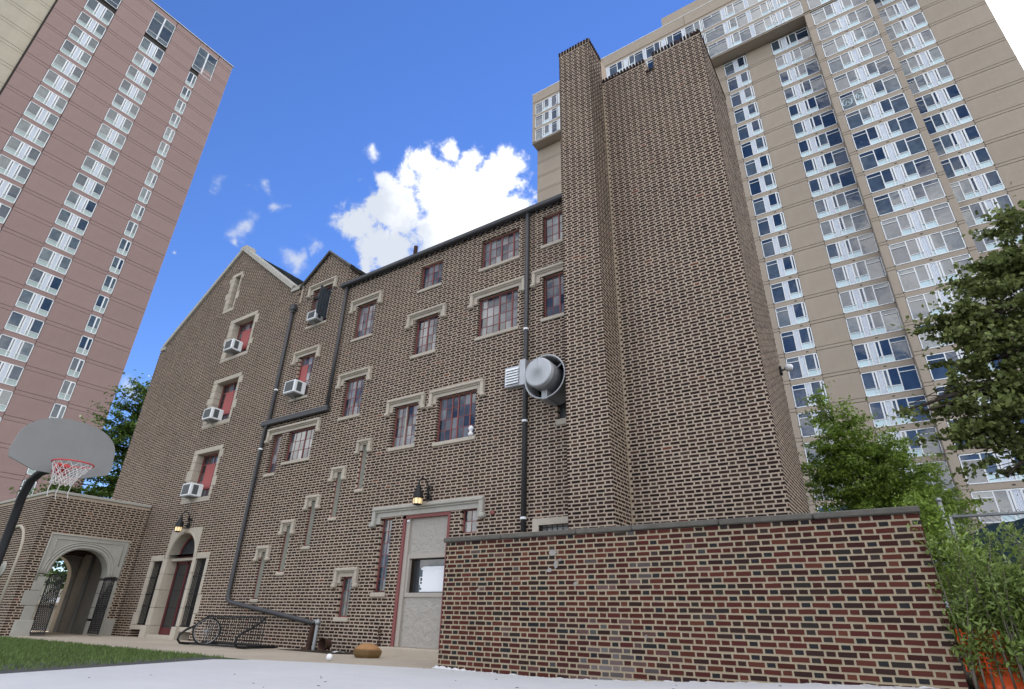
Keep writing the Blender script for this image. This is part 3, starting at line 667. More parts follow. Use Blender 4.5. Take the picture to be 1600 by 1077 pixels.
# return faces of kneeler and dormer
q = MB(); q.box(-17.15, -17.02, YF+.0, YF+.55, 11.4, 12.2); q.box(-14.46, -14.44, YF+.01, YF+1.6, 11.2, 12.15)
q.box(-27.56, -27.54, YF+.01, 20, 0, 11.85); q.box(-27.5, -5.5, 19.9, 20, 0, 11.2); q.box(-17.31, -17.29, YF+.02, 20, 11, 12.2); rt = q.build('return_wall', MT['mortar'], HS)
ms = Masonry((-17.02, YF, 0), (0, 1, 0), (1, 0, 0), house_col, 3); ms.rows(11.4, 12.15, lambda z: [(0, .55)]); 
ms.build(rt)
ms = Masonry((-14.44, YF, 0), (0, 1, 0), (1, 0, 0), house_col, 4); ms.rows(11.2, 12.1, lambda z: [(0, 1.3)]); ms.build(rt)
# gable coping, roofs
q = MB()
def cop(xa, za, xb, zb, t=.17, y0=YF-.10, y1=YF+.40): 
    d = Vector((xb-xa, 0, zb-za)).normalized(); n_ = Vector((-d.z, 0, d.x)); n_ = n_ if n_.z > 0 else -n_
    q.prism([(xa, za), (xb, zb), (xb+n_.x*t, zb+n_.z*t), (xa+n_.x*t, za+n_.z*t)], y0, y1)
cop(-22.32, 15.75, -17.72, 12.19); cop(-22.32, 15.75, -27.20, 11.98); q.bev(-27.45, -27.05, YF-.08, YF+.4, 11.86, 12.04); q.bev(-17.8, -17.05, YF-.06, YF+.4, 12.06, 12.22)
q.bev(-22.55, -22.1, YF-.11, YF+.41, 15.70, 16.0, .04)
q.build('gable_coping', MT['stone_grey'], HS)
q = MB()
def slates(p0, p1, up, rows, step, w):                      # courses of slates up a slope
    p0, p1, up = Vector(p0), Vector(p1), Vector(up); L = (p1-p0).length; e = (p1-p0)/L; un = up.normalized(); nn_ = e.cross(un).normalized()
    if nn_.z < 0: nn_ = -nn_
    for j in range(rows):
        n = int(L/w); off = (j % 2)*.5
        for i in range(-1, n+1):
            a0 = max(0, (i+off)*w); a1 = min(L, (i+off+1)*w-.008)
            if a1-a0 < .03: continue
            b0 = un*(j*step); b1 = un*((j+1.25)*step); t = nn_*(.016*random.uniform(.7, 1.5))
            q.add([p0+e*a0+b0+t*2.2, p0+e*a1+b0+t*2.2, p0+e*a1+b1+t*.6, p0+e*a0+b1+t*.6, p0+e*a0+b0-t, p0+e*a1+b0-t], [(0,1,2,3),(0,4,5,1)])
slates((-17.0, YF+.35, 11.75), (-17.0, 18, 11.75), (-5.3, 0, 4.1), 33, .2, .26)
slates((-14.3, YF-.08, 12.02), (-14.3, 13.6, 12.02), (-1.45, 0, 1.18), 9, .2, .22)
slates((-17.2, YF-.08, 12.02), (-17.2, 13.6, 12.02), (1.45, 0, 1.18), 9, .2, .22)
slates((-17.0, YF+.02, 11.33), (-5.5, YF+.02, 11.33), (0, 4.8, 4.1), 24, .26, .26)
RF = q.build('roof', MT['slate'], HS, kind='stuff')
q = MB(); q.add([(-22.3,YF+.3,15.8),(-22.3,20,15.8),(-27.6,20,11.7),(-27.6,YF+.3,11.7)], [(0,1,2,3)]); q.add([(-17.2,15.8,15.5),(-5.5,15.8,15.5),(-5.5,20,11.2),(-17.2,20,11.2)], [(0,1,2,3)]); q.add([(-22.3,20,15.8),(-17,20,11.7),(-27.6,20,11.7)], [(0,1,2)]); q.build('rear_roof', MT['slate'], HS)
q = MB(); cop2 = [(-17.16, 12.06), (-15.75, 13.22), (-14.34, 12.06)]
for (a, b) in ((0, 1), (1, 2)): q.tube([(cop2[a][0], YF-.09, cop2[a][1]), (cop2[b][0], YF-.09, cop2[b][1])], .045, 5)
q.build('dormer_verge', MT['coping'], HS)
q = MB(); q.tube([(-11.78, YF+.5, 11.6), (-11.78, YF+.5, 12.28)], .07, 10); q.build('vent_pipe', MT['rust'], HS)
# gutters and rainwater pipes
q = MB(); q.bev(-14.62, -5.46, YF-.20, YF-.03, 11.17, 11.33, .03); q.box(-14.5, -5.46, YF-.06, YF+.05, 11.28, 11.38); q.build('gutter', MT['pipe'], HS)
rm = MB().box(-.03, .03, -.08, 0, .05, .11).mesh('rafter_end', MT['pipe'])
for i in range(40): link('rafter_end', rm, HS, Vector((-14.26+i*.22, YF-.002, 11.06))-wl_of(HS))
def dp(pts, r=.055, nm='downspout', m='pipe'):
    q = MB(); q.tube(pts, r, 10); o = q.build(nm, MT[m], HS, True); return o
def clip(o, p): q = MB(); q.lathe([(.072,-.025),(.072,.025)], p, 'Z', 10); q.build('pipe_clip', MT['white'], o)
y = YF-.09
o = dp([(-6.85, y, 11.2), (-6.85, y, 2.5)], .062); clip(o, (-6.85, y, 5.0)); clip(o, (-6.85, y, 7.45)); clip(o, (-6.85, y, 2.78))
o = dp([(-14.32, y, 11.15), (-14.26, y, 6.72)])
o = dp([(-17.3, y, 11.1), (-17.23, y, 6.62), (-17.36, y, 6.45), (-17.33, y, 1.3), (-17.28, y, 1.15), (-17.15, y, 1.08), (-13.22, y, .60)], .062); clip(o, (-17.22, y, 7.85)); clip(o, (-17.36, y, 5.75))
q = MB(); q.bev(-17.42, -17.15, y-.09, y+.07, 11.08, 11.32, .02); q.bev(-17.36, -17.2, y-.06, y+.06, 10.98, 11.1); q.build('hopper', MT['pipe'], HS)
q = MB(); q.bev(-17.58, -14.18, y-.07, y+.06, 6.55, 6.74, .02); q.build('cross_gutter', MT['pipe'], HS)
# ---------------- chimney and stair tower
CX0, CX1, CY, CT = -5.44, -4.46, 10.15, 16.28
TX1, TY, TB = -1.55, 11.0, 13.7
q = MB(); q.box(CX0, CX1, CY, YF+.6, -.1, CT); CH = q.build('chimney', MT['mortar'], HS)
ms = Masonry((0, CY, 0), (1, 0, 0), (0, -1, 0), house_col, 5); ms.rows(1.9, CT-.16, lambda z: [(CX0, CX1)], (), .05, 'ab'); ms.build(CH, 110)
ms = Masonry((CX1, CY, 0), (0, 1, 0), (1, 0, 0), house_col, 6); ms.rows(1.9, CT-.16, lambda z: [(0, .84)], (), .02, 'a'); ms.build(CH)
ms = Masonry((CX0, CY, 0), (0, 1, 0), (-1, 0, 0), house_col, 7); ms.rows(2.2, CT-.16, lambda z: [(0, .65)], (), .02, 'a'); ms.build(CH)
q = MB(); cols = []; rr = random.Random(9)
soldiers(q, cols, (CX0-.01, CY, CT-.15), (1, 0, 0), 11, .092, .058, .17, (0, -1, 0), .02, rr)
soldiers(q, cols, (CX1, CY+.02, CT-.15), (0, 1, 0), 9, .092, .058, .17, (1, 0, 0), .02, rr)
q.c = cols; q.build('cap_brick', MT['brick'], CH, kind='stuff')
q = MB(); q.box(CX1-.01, TX1, TY, TB, -.1, 14.74); q.box(CX1-.01, -3.10, TY, TB, 14.74, 15.22); q.box(-2.90, TX1, TY, TB, 14.74, 15.32); TW = q.build('stair_tower', MT['mortar'], HS)
def f_tow(z):
    if z < 14.78: return [(CX1+.01, TX1)]
    if z < 15.22: return [(CX1+.01, -3.12), (-2.90, TX1)]
    return [(-2.90, TX1)]
ms = Masonry((0, TY, 0), (1, 0, 0), (0, -1, 0), house_col, 8); ms.rows(1.9, 15.28, f_tow, (), .13, 'b'); ms.build(TW, 190)
ms = Masonry((TX1, TY, 0), (0, 1, 0), (1, 0, 0), house_col, 10); ms.rows(1.9, 15.28, lambda z: [(0, TB-TY)], (), .02, 'a'); ms.build(TW, 0, .0018)
q = MB(); cols = []
soldiers(q, cols, (CX1+.02, TY, 15.22), (1, 0, 0), 14, .095, .058, .15, (0, -1, 0), .025, rr)
soldiers(q, cols, (-2.90, TY, 15.31), (1, 0, 0), 15, .0915, .058, .15, (0, -1, 0), .025, rr)
soldiers(q, cols, (-3.12, TY, 14.74), (1, 0, 0), 3, .08, .058, .12, (0, -1, 0), .025, rr)
soldiers(q, cols, (TX1, TY+.02, 15.31), (0, 1, 0), 28, .095, .058, .15, (1, 0, 0), .02, rr)
q.c = cols; q.build('cap_brick', MT['brick'], TW, kind='stuff')
q = MB(); q.box(CX1+.0, CX1+.022, TY-.03, TY-.001, 2, 15.0); q.build('corner_pointing', MT['mortar_red'], TW)
# ================================================================ porch with the stone archway
PX, PY0, PY1 = -23.85, 7.55, 10.78
PO = empty('archway_porch', (-25.5, 9.2, 0), 'brick porch with pale stone archway and open iron gates beside the lawn', 'porch')
AO = (7.90, 10.42, 0, 3.08)
def four_arch(y0, y1, zs, rise, n=24):                       # flattened Tudor arch outline from left jamb to right jamb
    c = (y0+y1)/2; w = (y1-y0)/2; o = []
    for i in range(n+1):
        t = -math.cos(math.pi*i/n); o.append((c+w*t, zs+rise*(max(0, 1-abs(t)**2.3))**(1/2.1)))
    return o
q = MB()
wall_sheet(q, (PX, 0, 0), (0, 1, 0), (1, 0, 0), lambda z: [(PY0, PY1)], [-.1, 4.33], [(AO[0], AO[1], -.1, AO[3], .3)])
q.box(-34, PX-.004, PY0, PY0+.35, -.1, 4.33); q.box(-27.9, PX-.001, PY0+.35, PY1, 2.95, 4.33)
PW = q.build('porch_wall', MT['mortar'], PO)
ms = Masonry((PX, 0, 0), (0, 1, 0), (1, 0, 0), house_col, 21); ms.rows(0, 4.32, lambda z: [(PY0, PY1)], [(AO[0], AO[1], -.1, AO[3], .05)], .03, 'a'); ms.build(PW)
NC = (-25.75, 2.35, 1.0)
ms = Masonry((0, PY0, 0), (1, 0, 0), (0, -1, 0), house_col, 22); ms.rows(0, 4.32, lambda z: [(-33.9, PX)], (), .06, 'b'); ms.build(PW)
q = MB(); q.bev(-34.0, PX+.05, PY0-.05, PY0+.42, 4.33, 4.43, .015); q.bev(-24.3, PX+.05, PY0+.42, PY1, 4.33, 4.43, .015); q.box(-27.9, -24.3, PY0+.42, PY1, 4.33, 4.38); q.build('porch_coping', MT['stone_grey'], PO)
q = MB(); c = [(NC[0]-NC[2]*math.cos(math.pi*i/16), NC[1]+NC[2]*math.sin(math.pi*i/16)) for i in range(17)]; c = [(c[0][0], .4)]+c+[(c[-1][0], .4)]
q.tube([(p[0], PY0-.02, p[1]) for p in c], .055, 6); q.build('blind_arch', MT['stone'], PO, True)
q = MB(); q.lathe([(.0, 0), (.22, 0), (.26, .03), (.0, .03)], (-25.75, PY0-.04, 1.95), 'Y', 20); q.build('plaque', MT['stone_grey'], PO, True)
# archway stones
fnX = lambda p, d: (d, p[0], p[1])
arc = four_arch(8.22, 9.98, 1.80, .86)
ST = MB(); oc_ = (9.1, 1.72)
def outY(p): return out_pt(p, AO[0]+.0, AO[1], AO[3], (9.1, 1.72))
A = arc; B = [outY(p) for p in A]
for i in range(len(B)):                                     # corners of the rectangular label
    pass
ST.strip(A, B, fnX, PX+.03, PX-.42)
ST.build('arch_spandrel', MT['stone_grey'], PO)
q = MB()
for k, (off, r) in enumerate(((.05, .03), (.14, .026), (.21, .02))):
    q.tube([(PX+.035, 9.1+(p[0]-9.1)*(1+off/.88), 1.72+(p[1]-1.72)*(1+off/.96)) for p in arc], r, 6)
q.tube([(PX+.035, 8.12, 2.2), (PX+.035, 8.12, 2.92), (PX+.035, 10.24, 2.92), (PX+.035, 10.24, 2.2)], .022, 5)
q.tube([(PX+.03, 7.93, 1.6), (PX+.03, 7.93, 3.05), (PX+.03, 10.39, 3.05), (PX+.03, 10.39, 1.6)], .03, 5)
q.build('arch_moulding', MT['stone_grey'], PO, True)
def blkP(a, b, c, d, x0=PX+.03, x1=PX-.42, nm='stone_block'):
    q = MB(); q.bev(x1, x0, a+.004, b-.004, c+.004, d-.004, .012); q.build(nm, MT['stone_grey'], PO)
for (z0, z1) in ((.42, .85), (.85, 1.3), (1.3, 1.72)): blkP(AO[0]-(.14 if z0 == .85 else 0), 8.22, z0, z1); blkP(9.98, AO[1]+(.0 if z0 == .85 else .0), z0, z1)
blkP(9.98, 10.70, -.02, .52, PX+.05); blkP(AO[0]-.12, 8.30, -.02, .44, PX+.10)
# passage
MB().box(-27.6, PX-.42, 10.42, 10.62, -.02, 2.95).build('passage_wall', MT['passage'], PO); MB().box(-27.6, PX-.42, 7.86, 8.0, -.02, 2.95).build('passage_wall', MT['passage'], PO)
q = MB(); q.box(-27.6, PX-.42, 8.0, 10.42, 2.82, 2.94)
for i in range(4): q.box(-27.4+i*.9, -27.25+i*.9, 8.0, 10.42, 2.68, 2.82)
q.build('passage_ceiling', MT['rust'], PO)
arc2 = four_arch(8.55, 10.28, 1.75, .92); q = MB()
q.strip(arc2, [out_pt(p, 7.9, 10.6, 3.0, (9.4, 1.75)) for p in arc2], fnX, -27.5, -27.85); q.box(-27.85, -27.5, 7.8, 8.55, -.02, 1.75); q.box(-27.85, -27.5, 10.28, 10.6, -.02, 1.75); q.build('rear_arch', MT['stone_grey'], PO)
q = MB(); q.box(-25.2, -24.95, 10.33, 10.42, -.02, 2.82); q.box(-26.6, -26.35, 10.33, 10.42, -.02, 2.82); q.build('pilaster', MT['passage'], PO)
q = MB(); q.box(-24.9, -24.5, 10.385, 10.42, 1.3, 2.2); q.build('notice_board', MT['black'], PO)
def gate(hy, ang, sgn):
    q = MB(); wv = .86; d = Vector((-math.sin(ang), sgn*math.cos(ang), 0)); h = Vector((PX+.08, hy, 0))
    T = lambda u, z: h+d*u+Vector((0, 0, z))
    for u in (0, wv): q.tube([T(u, .05), T(u, 1.82)], .022, 5)
    for z in (.08, .85, 1.8): q.tube([T(0, z), T(wv, z)], .018, 5)
    o = q.build('gate', MT['black'], PO)
    q = MB(); st = .115
    for i in range(-16, 9):
        for s in (1, -1):
            a = i*st if s == 1 else i*st+1.72; p = []
            for (u0, z0) in [(t*.06, 0) for t in range(15)]:
                z = .08+(u0*s+ (i*st if s == 1 else (i+8)*st+.35))
                if .08 <= z <= 1.8: p.append(T(u0, z))
            if len(p) > 1: q.tube([p[0], p[-1]], .015, 4, False)
    q.build('lattice', MT['black'], o); 
    q = MB(); q.bev(h.x+d.x*.7-.03, h.x+d.x*.7+.03, h.y+d.y*.7-.03, h.y+d.y*.7+.03, .78, .92); q.build('lock_box', MT['black'], o)
gate(8.27, math.radians(-84), 1); gate(9.93, math.radians(-87), -1)
# beyond the arch
thing('low_wall', MB().box(-36.2, -35.8, 8, 22, -.02, .95).bev(-36.3, -35.7, 8, 22, .95, 1.1), MT['buff'], 'low pale stone wall seen through the archway', 'wall', (-36, 15, 0))
thing('far_building', MB().box(-66, -60, 5, 27, 0, 3.3).box(-66.1, -59.9, 4.9, 27.1, 3.3, 3.6), MT['buff'], 'low pale building beyond the lawn seen through the archway', 'building', (-63, 16, 0))
L = empty('path_lamp', (-39, 14.9, 0), 'white globe path lamp on thin post seen through the archway', 'lamp')
MB().tube([(-39,14.9,0),(-39,14.9,2.55)], .04, 8).build('post', MT['pipe'], L); MB().lathe([(.08,0),(.33,.06),(.36,.1),(.1,.2),(.0,.22)], (-39,14.9,2.55), 'Z', 16).build('lamp_shade', MT['lampwhite'], L, True)
cr_ = empty('parked_car', (-41, 16, 0), 'silver car parked beyond the low stone wall', 'car')
q = MB(); q.prism([(14.0,.35),(18.2,.35),(18.2,.85),(17.4,.95),(16.7,1.4),(15.2,1.42),(14.5,.98),(14.0,.9)], -41.8, -40.2, 'YZ'); q.build('body', MT['car'], cr_)
for yy in (14.8, 17.4): MB().lathe([(.0,-.1),(.32,-.1),(.32,.1),(.0,.1)], (-40.25,yy,.32), 'X', 16).build('wheel', MT['tyre'], cr_)
MB().prism([(14.75,1.0),(17.2,1.0),(16.65,1.34),(15.25,1.36)], -40.21, -40.19, 'YZ').build('side_window', MT['dark_glass'], cr_)
# ================================================================ garden wall
GX0, GX1, GY = -7.12, .20, 8.51
GA = empty('garden_wall', ((GX0+GX1)/2, GY, 0), 'low red and charcoal brick garden wall with dark coping in front of the house', 'wall')
q = MB(); q.box(GX0, GX1, GY, GY+.30, -.1, 2.03); WS = q.build('wall_core', MT['mortar_red'], GA)
ms = Masonry((0, GY, 0), (1, 0, 0), (0, -1, 0), red_col, 31); ms.rows(-.08, 2.06, lambda z: [(GX0, GX1)], (), .07, 'ab'); ms.build(WS, 295, .006)
ms = Masonry((GX0, GY, 0), (0, 1, 0), (-1, 0, 0), red_col, 32); ms.rows(0, 2.04, lambda z: [(0, .30)], (), 0, 'ab'); ms.build(WS, 0, .009)
ms = Masonry((GX1, GY, 0), (0, 1, 0), (1, 0, 0), red_col, 33); ms.rows(0, 2.04, lambda z: [(0, .30)], (), 0, 'ab'); ms.build(WS, 0, .009)
x = GX0-.06; rr = random.Random(5)
while x < GX1:
    w = min(rr.uniform(.95, 1.5), GX1+.03-x); q = MB(); dz = rr.uniform(-.004, .004)
    q.bev(x+.004, x+w-.004, GY-.055+rr.uniform(-.006, .006), GY+.36, 2.035+dz, 2.115+dz, .014); q.build('coping_stone', MT['coping'], GA); x += w
    if GX1+.03-x < .2: break
q = MB()                                                    # splash of white paint and mortar along the foot
for i in range(150):
    xx = -7.15+rr.random()**2.2*7.0; r_ = rr.uniform(.02, .10); z = rise(xx, 8.5); h_ = r_*rr.uniform(.06, .26)*(2.2 if xx < -6.5 else 1)
    n_ = 9; q.add([(xx+r_*math.cos(math.pi*k/(n_-1))*rr.uniform(.8, 1.1), GY-.012-.006*rr.random(), z-.005+h_*math.sin(math.pi*k/(n_-1))*rr.uniform(.6, 1.1)) for k in range(n_)]+[(xx, GY-.05-r_*.3, z+.002)], [(k, k+1, n_) for k in range(n_-1)]+[tuple(range(n_))])
q.build('mortar_splash', MT['court'], GA, kind='stuff')
q = MB()
for (xx, zz, w, h) in ((-4.86, 1.78, .09, .07), (-4.80, 1.60, .05, .10), (-4.92, 1.51, .07, .05), (-4.72, 1.66, .03, .03), (-4.45, 1.30, .05, .05), (-3.35, .6, .02, .04), (-6.35, 1.22, .04, .03)):
    n_ = 7; q.add([(xx+w*math.cos(6.28*i/n_)*rr.uniform(.5, 1), GY-.0135, zz+h*math.sin(6.28*i/n_)*rr.uniform(.5, 1)) for i in range(n_)], [tuple(range(n_))])
q.build('paint_chip', MT['paintchip'], GA, kind='stuff')
# ================================================================ high-rise towers
def tower_mesh_cache(): return {}
BAYC = {}
def bay(parent, x0, y, zt, h, layout, key, gl, pm, wm='white', blind=True):
    """window bay, local frame: x right, y into the wall, z up; layout of (kind, width)"""
    if key not in BAYC:
        q = MB(); tot = sum(w for _, w in layout); fw = .075; x = 0; kids = []
        q.box(0, tot, -.03, .06, -fw, 0); q.box(0, tot, -.03, .06, -h, -h+fw); q.box(0, fw, -.03, .06, -h, 0); q.box(tot-fw, tot, -.03, .06, -h, 0)
        for i, (k, w) in enumerate(layout):
            if i: q.box(x-.042, x+.042, -.035, .06, -h, 0)
            a, b = x+.042, x+w-.042
            if k == 'tall':
                q.box(a, b, -.03, .05, -.50, -.44); kids += [('pane', a, b, -.44, -fw), ('pane', a, b, -h+fw, -.50)]
            elif k == 'low':
                q.box(a, b, -.03, .05, -h+.62, -h+.67); kids += [('pane', a, b, -h+.67, -fw), ('infill_panel', a, b, -h+fw, -h+.62)]
            elif k == 'case':
                q.box(a, a+.045, -.05, .04, -h+.62, -fw); q.box(b-.045, b, -.05, .04, -h+.62, -fw); q.box(a, b, -.05, .04, -h+.62, -h+.67); q.box(a, b, -.05, .04, -fw-.05, -fw)
                kids += [('casement_pane', a+.045, b-.045, -h+.67, -fw-.05), ('infill_panel', a, b, -h+fw, -h+.62)]
            elif k == 'white':
                kids += [('ribbed_panel', a, b, -h+fw, -fw)]
            elif k == 'half':
                q.box(a, b, -.03, .05, -.55, -.49); q.box((a+b)/2-.03, (a+b)/2+.03, -.03, .05, -.49, 0); kids += [('pane', a, b, -h+fw, -.55), ('pane', a, (a+b)/2-.03, -.49, -fw), ('pane', (a+b)/2+.03, b, -.49, -fw)]
            x += w
        ks = []
        for (nm, a, b, c, d) in kids:
            r = MB(); w_, h_ = (b-a)/2, (d-c)/2
            if nm == 'ribbed_panel':
                n = 4
                for i in range(n): u0 = -w_+2*w_*i/n; u1 = u0+2*w_/n; um = (u0+u1)/2; r.add([(u0,.02,-h_),(um,-.05,-h_),(u1,.02,-h_),(u0,.02,h_),(um,-.05,h_),(u1,.02,h_)], [(0,1,4,3),(1,2,5,4)])
            else: r.box(-w_, w_, -.006, .006, -h_, h_)
            ks.append((nm, r.mesh(nm, MT[{'pane': gl, 'casement_pane': gl, 'infill_panel': pm, 'ribbed_panel': 'wpanel'}[nm]]), ((a+b)/2, .03 if 'pane' in nm else .015, (c+d)/2)))
        BAYC[key] = (q.mesh('window', MT[wm]), ks)
    me, ks = BAYC[key]
    o = bpy.data.objects.new('window', me); COL.objects.link(o); o.parent = parent; o.location = (x0, y, zt)
    for (nm, m2, loc) in ks:
        c = bpy.data.objects.new(nm, m2); COL.objects.link(c); c.parent = o; c.location = loc
        if 'pane' in nm: c.rotation_euler = (random.uniform(-.014, .014), 0, random.uniform(-.014, .014))
    return o
PNC = {}
def panel(parent, x0, x1, y, z0, z1, m, nm='panel', d=.25):
    k = (round(x1-x0, 3), round(z1-z0, 3), m, d); me = PNC.get(k)
    if me is None: me = MB().bev(0, x1-x0, 0, d, 0, z1-z0, .02).mesh('panel', MT[m]); PNC[k] = me
    o = bpy.data.objects.new(nm, me); COL.objects.link(o); o.parent = parent; o.location = (x0, y, z0); return o
# ---- tan tower
TT = empty('tan_tower', (0, 53.76, 0), 'tall tan concrete tower with strips of white framed windows and an overhanging top', 'apartment tower')
F = 2.71; TOP = lambda k: 34.33+F*k; yB = -1.46
q = MB(); q.box(-32.8, 18.5, .20, 18, 0, 72); q.box(4.25, 10.2, yB+.20, 1, 0, 72); core = q.build('core_wall', MT['joint'], TT, local=True)
half = [('low', .88), ('case', .27), ('white', .46), ('case', .36), ('low', .74), ('tall', 1.27)]
one = [('tall', 1.12), ('white', .46), ('low', .78), ('case', .29)]
wide = [('tall', 1.25), ('low', .78), ('case', .24), ('white', .52), ('case', .24), ('low', .80), ('tall', 1.24)]
for k in range(-11, 12):
    t = TOP(k)
    bay(TT, -5.52, .03, t, 2.19, one, 'one', 'tower_glass', 'bpanel')
    bay(TT, 0.0, .03, t, 2.19, half, 'half', 'tower_glass', 'bpanel')
    bay(TT, 9.93, .03, t, 2.19, half[::-1], 'half_mirrored', 'tower_glass', 'bpanel')
    bay(TT, 4.66, yB+.03, t, 2.19, wide, 'wide', 'tower_glass', 'bpanel')
    for (a, b, y_) in ((-32.8, -19.0, 0), (-18.97, -5.56, 0), (-2.85, -.03, 0), (13.93, 18.55, 0)):
        panel(TT, a, b, y_, 31.79+F*k+.03, 31.79+.31+F*k, 'tan', 'band_panel'); panel(TT, a, b, y_, 32.13+F*k, 31.79+F*(k+1)-.01, 'tan')
    for (a, b, y_) in ((-5.53, -2.87, .02), (-.01, 3.99, .02), (9.92, 13.91, .02), (4.64, 9.74, yB+.02)): panel(TT, a, b, y_, 31.65+F*k, 32.12+F*k, 'tan', 'spandrel_panel')
    for (a, b) in ((3.99, 4.63), (9.76, 10.30)):
        panel(TT, a, b, yB, 31.79+F*k+.02, 32.07+F*k, 'tan', 'pier_panel', 1.46); panel(TT, a, b, yB, 32.10+F*k, 31.79+F*(k+1)-.01, 'tan', 'pier_panel', 1.46)
# top three storeys jut forward
q = MB(); q.box(-32.85, 18.6, yB, 18, 64.38, 64.52); q.build('soffit', MT['tan'], TT, local=True)
q = MB(); q.box(-32.6, 18.4, yB+.2, 17.8, 64.5, 72.4); q.build('top_core', MT['joint'], TT, local=True)
tall2 = [('half', 2.35)]
unit = [('white', .45), ('case', .27), ('low', .78), ('tall', 1.25), ('white', .42), ('tall', 1.2), ('low', .75), ('case', .3)]
left_end = [('low', .02+.78), ('case', .27), ('white', .4), ('tall', 1.2)]
for j in range(3):
    t = 66.85+F*j+.08; h = 2.25
    bay(TT, -6.77, yB+.03, t, h, tall2, 'big_half', 'tower_glass', 'bpanel'); bay(TT, -4.40, yB+.03, t, h, unit[:], 'unit', 'tower_glass', 'bpanel'); bay(TT, 1.06, yB+.03, t, h, [('case', .3), ('white', .4), ('case', .3), ('low', .75), ('tall', 1.22)], 'unit_end', 'tower_glass', 'bpanel')
    for i in range(5): bay(TT, -6.80-5.46*(i+1)+(.0), yB+.03, t, h, unit[:], 'unit', 'tower_glass', 'bpanel') if i < 4 else None
    bay(TT, -32.3, yB+.03, t, h, [('tall', 1.25), ('case', .3), ('low', .8), ('white', .45), ('tall', 1.2), ('low', .9)], 'left_unit', 'tower_glass', 'bpanel')
    bay(TT, 4.66, yB+.03, t, h, wide, 'wide_top', 'tower_glass', 'bpanel'); bay(TT, 10.35, yB+.03, t, h, unit[:], 'unit', 'tower_glass', 'bpanel')
    panel(TT, -32.8, 4.03, yB+.02, t, t+F-2.25-.02, 'tan', 'spandrel_panel'); panel(TT, 4.05, 18.55, yB+.02, t, t+F-2.25-.02, 'tan', 'spandrel_panel')
    panel(TT, 4.05, 4.63, yB, t-2.24, t+.44, 'tan', 'pier_panel', .4); panel(TT, 9.76, 10.3, yB, t-2.24, t+.44, 'tan', 'pier_panel', .4); panel(TT, -32.85, -32.32, yB, t-2.24, t+.44, 'tan', 'pier_panel', 6)
for (a, b) in ((-32.87, -21), (-20.97, -9), (-8.97, 4.0), (4.03, 18.6)): panel(TT, a, b, yB-.02, 72.85, 74.72, 'tan', 'parapet_panel', .4)
MB().box(-32.9, 18.65, yB-.05, yB+.5, 74.72, 74.80).build('parapet_cap', MT['white'], TT, local=True)
MB().box(-13.6, 16, 6, 17, 72, 87.3).build('roof_plant_room', MT['tan'], TT, local=True)
q = MB()                                                    # small vents in the spandrels
for k in range(-9, 11):
    for xx in (-3.6, 1.9, 7.2, 12.1): q.box(xx-.10, xx+.10, (yB if xx == 7.2 else 0)+.0, (yB if xx == 7.2 else 0)+.04, 31.85+F*k, 31.93+F*k)
q.build('vent', MT['black'], TT, local=True, kind='stuff')
# letters stuck up in one window
def pane_letters():
    q = MB(); zt = TOP(6); y_ = yB+.02
    def seg(pts, r=.045): q.tube([(p[0], y_, p[1]) for p in pts], r, 4)
    cx_, cz = 5.2, zt-1.25
    seg([(cx_+.42*math.cos(t*.45), cz+.5*math.sin(t*.45)) for t in range(15)], .05); seg([(cx_-.2, cz-.28), (cx_, cz+.3), (cx_+.2, cz-.28)]); seg([(cx_-.12, cz-.05), (cx_+.12, cz-.05)])
    seg([(5.72, cz+.18), (5.95, cz+.25)]); seg([(5.72, cz-.05), (5.95, cz+.02)])
    cx_ = 6.35; cz += .25
    seg([(cx_+.30*math.cos(t*.45), cz+.42*math.sin(t*.45)) for t in range(15)], .05); seg([(cx_-.1, cz-.25), (cx_-.1, cz+.25), (cx_+.1, cz+.2), (cx_+.1, cz+.05), (cx_-.1, cz)]); seg([(cx_-.02, cz), (cx_+.14, cz-.25)])
    return q.build('letter_marking', MT['bpanel'], TT, local=True)
pane_letters()
# ---- mauve tower
LT = empty('mauve_tower', (-72.2, 0, 0), 'tall mauve concrete tower with three columns of windows at the left', 'apartment tower', rz=math.pi/2)
TL = lambda k: 34.1+F*k
q = MB(); q.box(4.3, 25.1, .2, 16, 0, 78.9); q.box(-14, 4.4, .5, 16, 0, 78); q.build('core_wall', MT['joint'], LT, local=True)
la = [('low', 1.04), ('case', .27), ('white', .40), ('case', .27), ('low', .90)]
lc = [('low', .66), ('case', .49)]
spans = ((4.48, 6.76), (9.76, 13.44), (16.40, 19.96), (21.20, 25.15))
for k in range(-11, 17):
    t = TL(k); mx_ = 78.9
    for (a, b) in (spans if k < 15 else spans[:3]+((22.95, 25.15),)):
        z1 = t+F-.13
        if t+.34 < mx_: panel(LT, a, b, 0, t+.34, min(z1, mx_), 'mauve')
        panel(LT, a, b, 0, t-.11, t+.31, 'mauve', 'band_panel')
    for (a, b) in ((-4.2, 4.42), (-14, -4.23)):
        panel(LT, a, b, .3, t-.11, t+.31, 'pale', 'band_panel'); panel(LT, a, b, .3, t+.34, min(t+F-.13, mx_-.5), 'pale')
    if k <= 14:
        tt = t if k < 14 else t+.35; hh = 2.15 if k < 14 else 2.5
        for (x0, lay, nm, w) in ((6.80, la, 'la', 2.9), (13.47, la, 'la', 2.9), (20.0, lc, 'lc', 1.17)):
            bay(LT, x0, .03, tt, hh, lay, nm+str(hh), 'left_glass', 'gpanel'); panel(LT, x0-.02, x0+w, .04, t-2.15-.54, t-2.16, 'mauve', 'spandrel_panel')
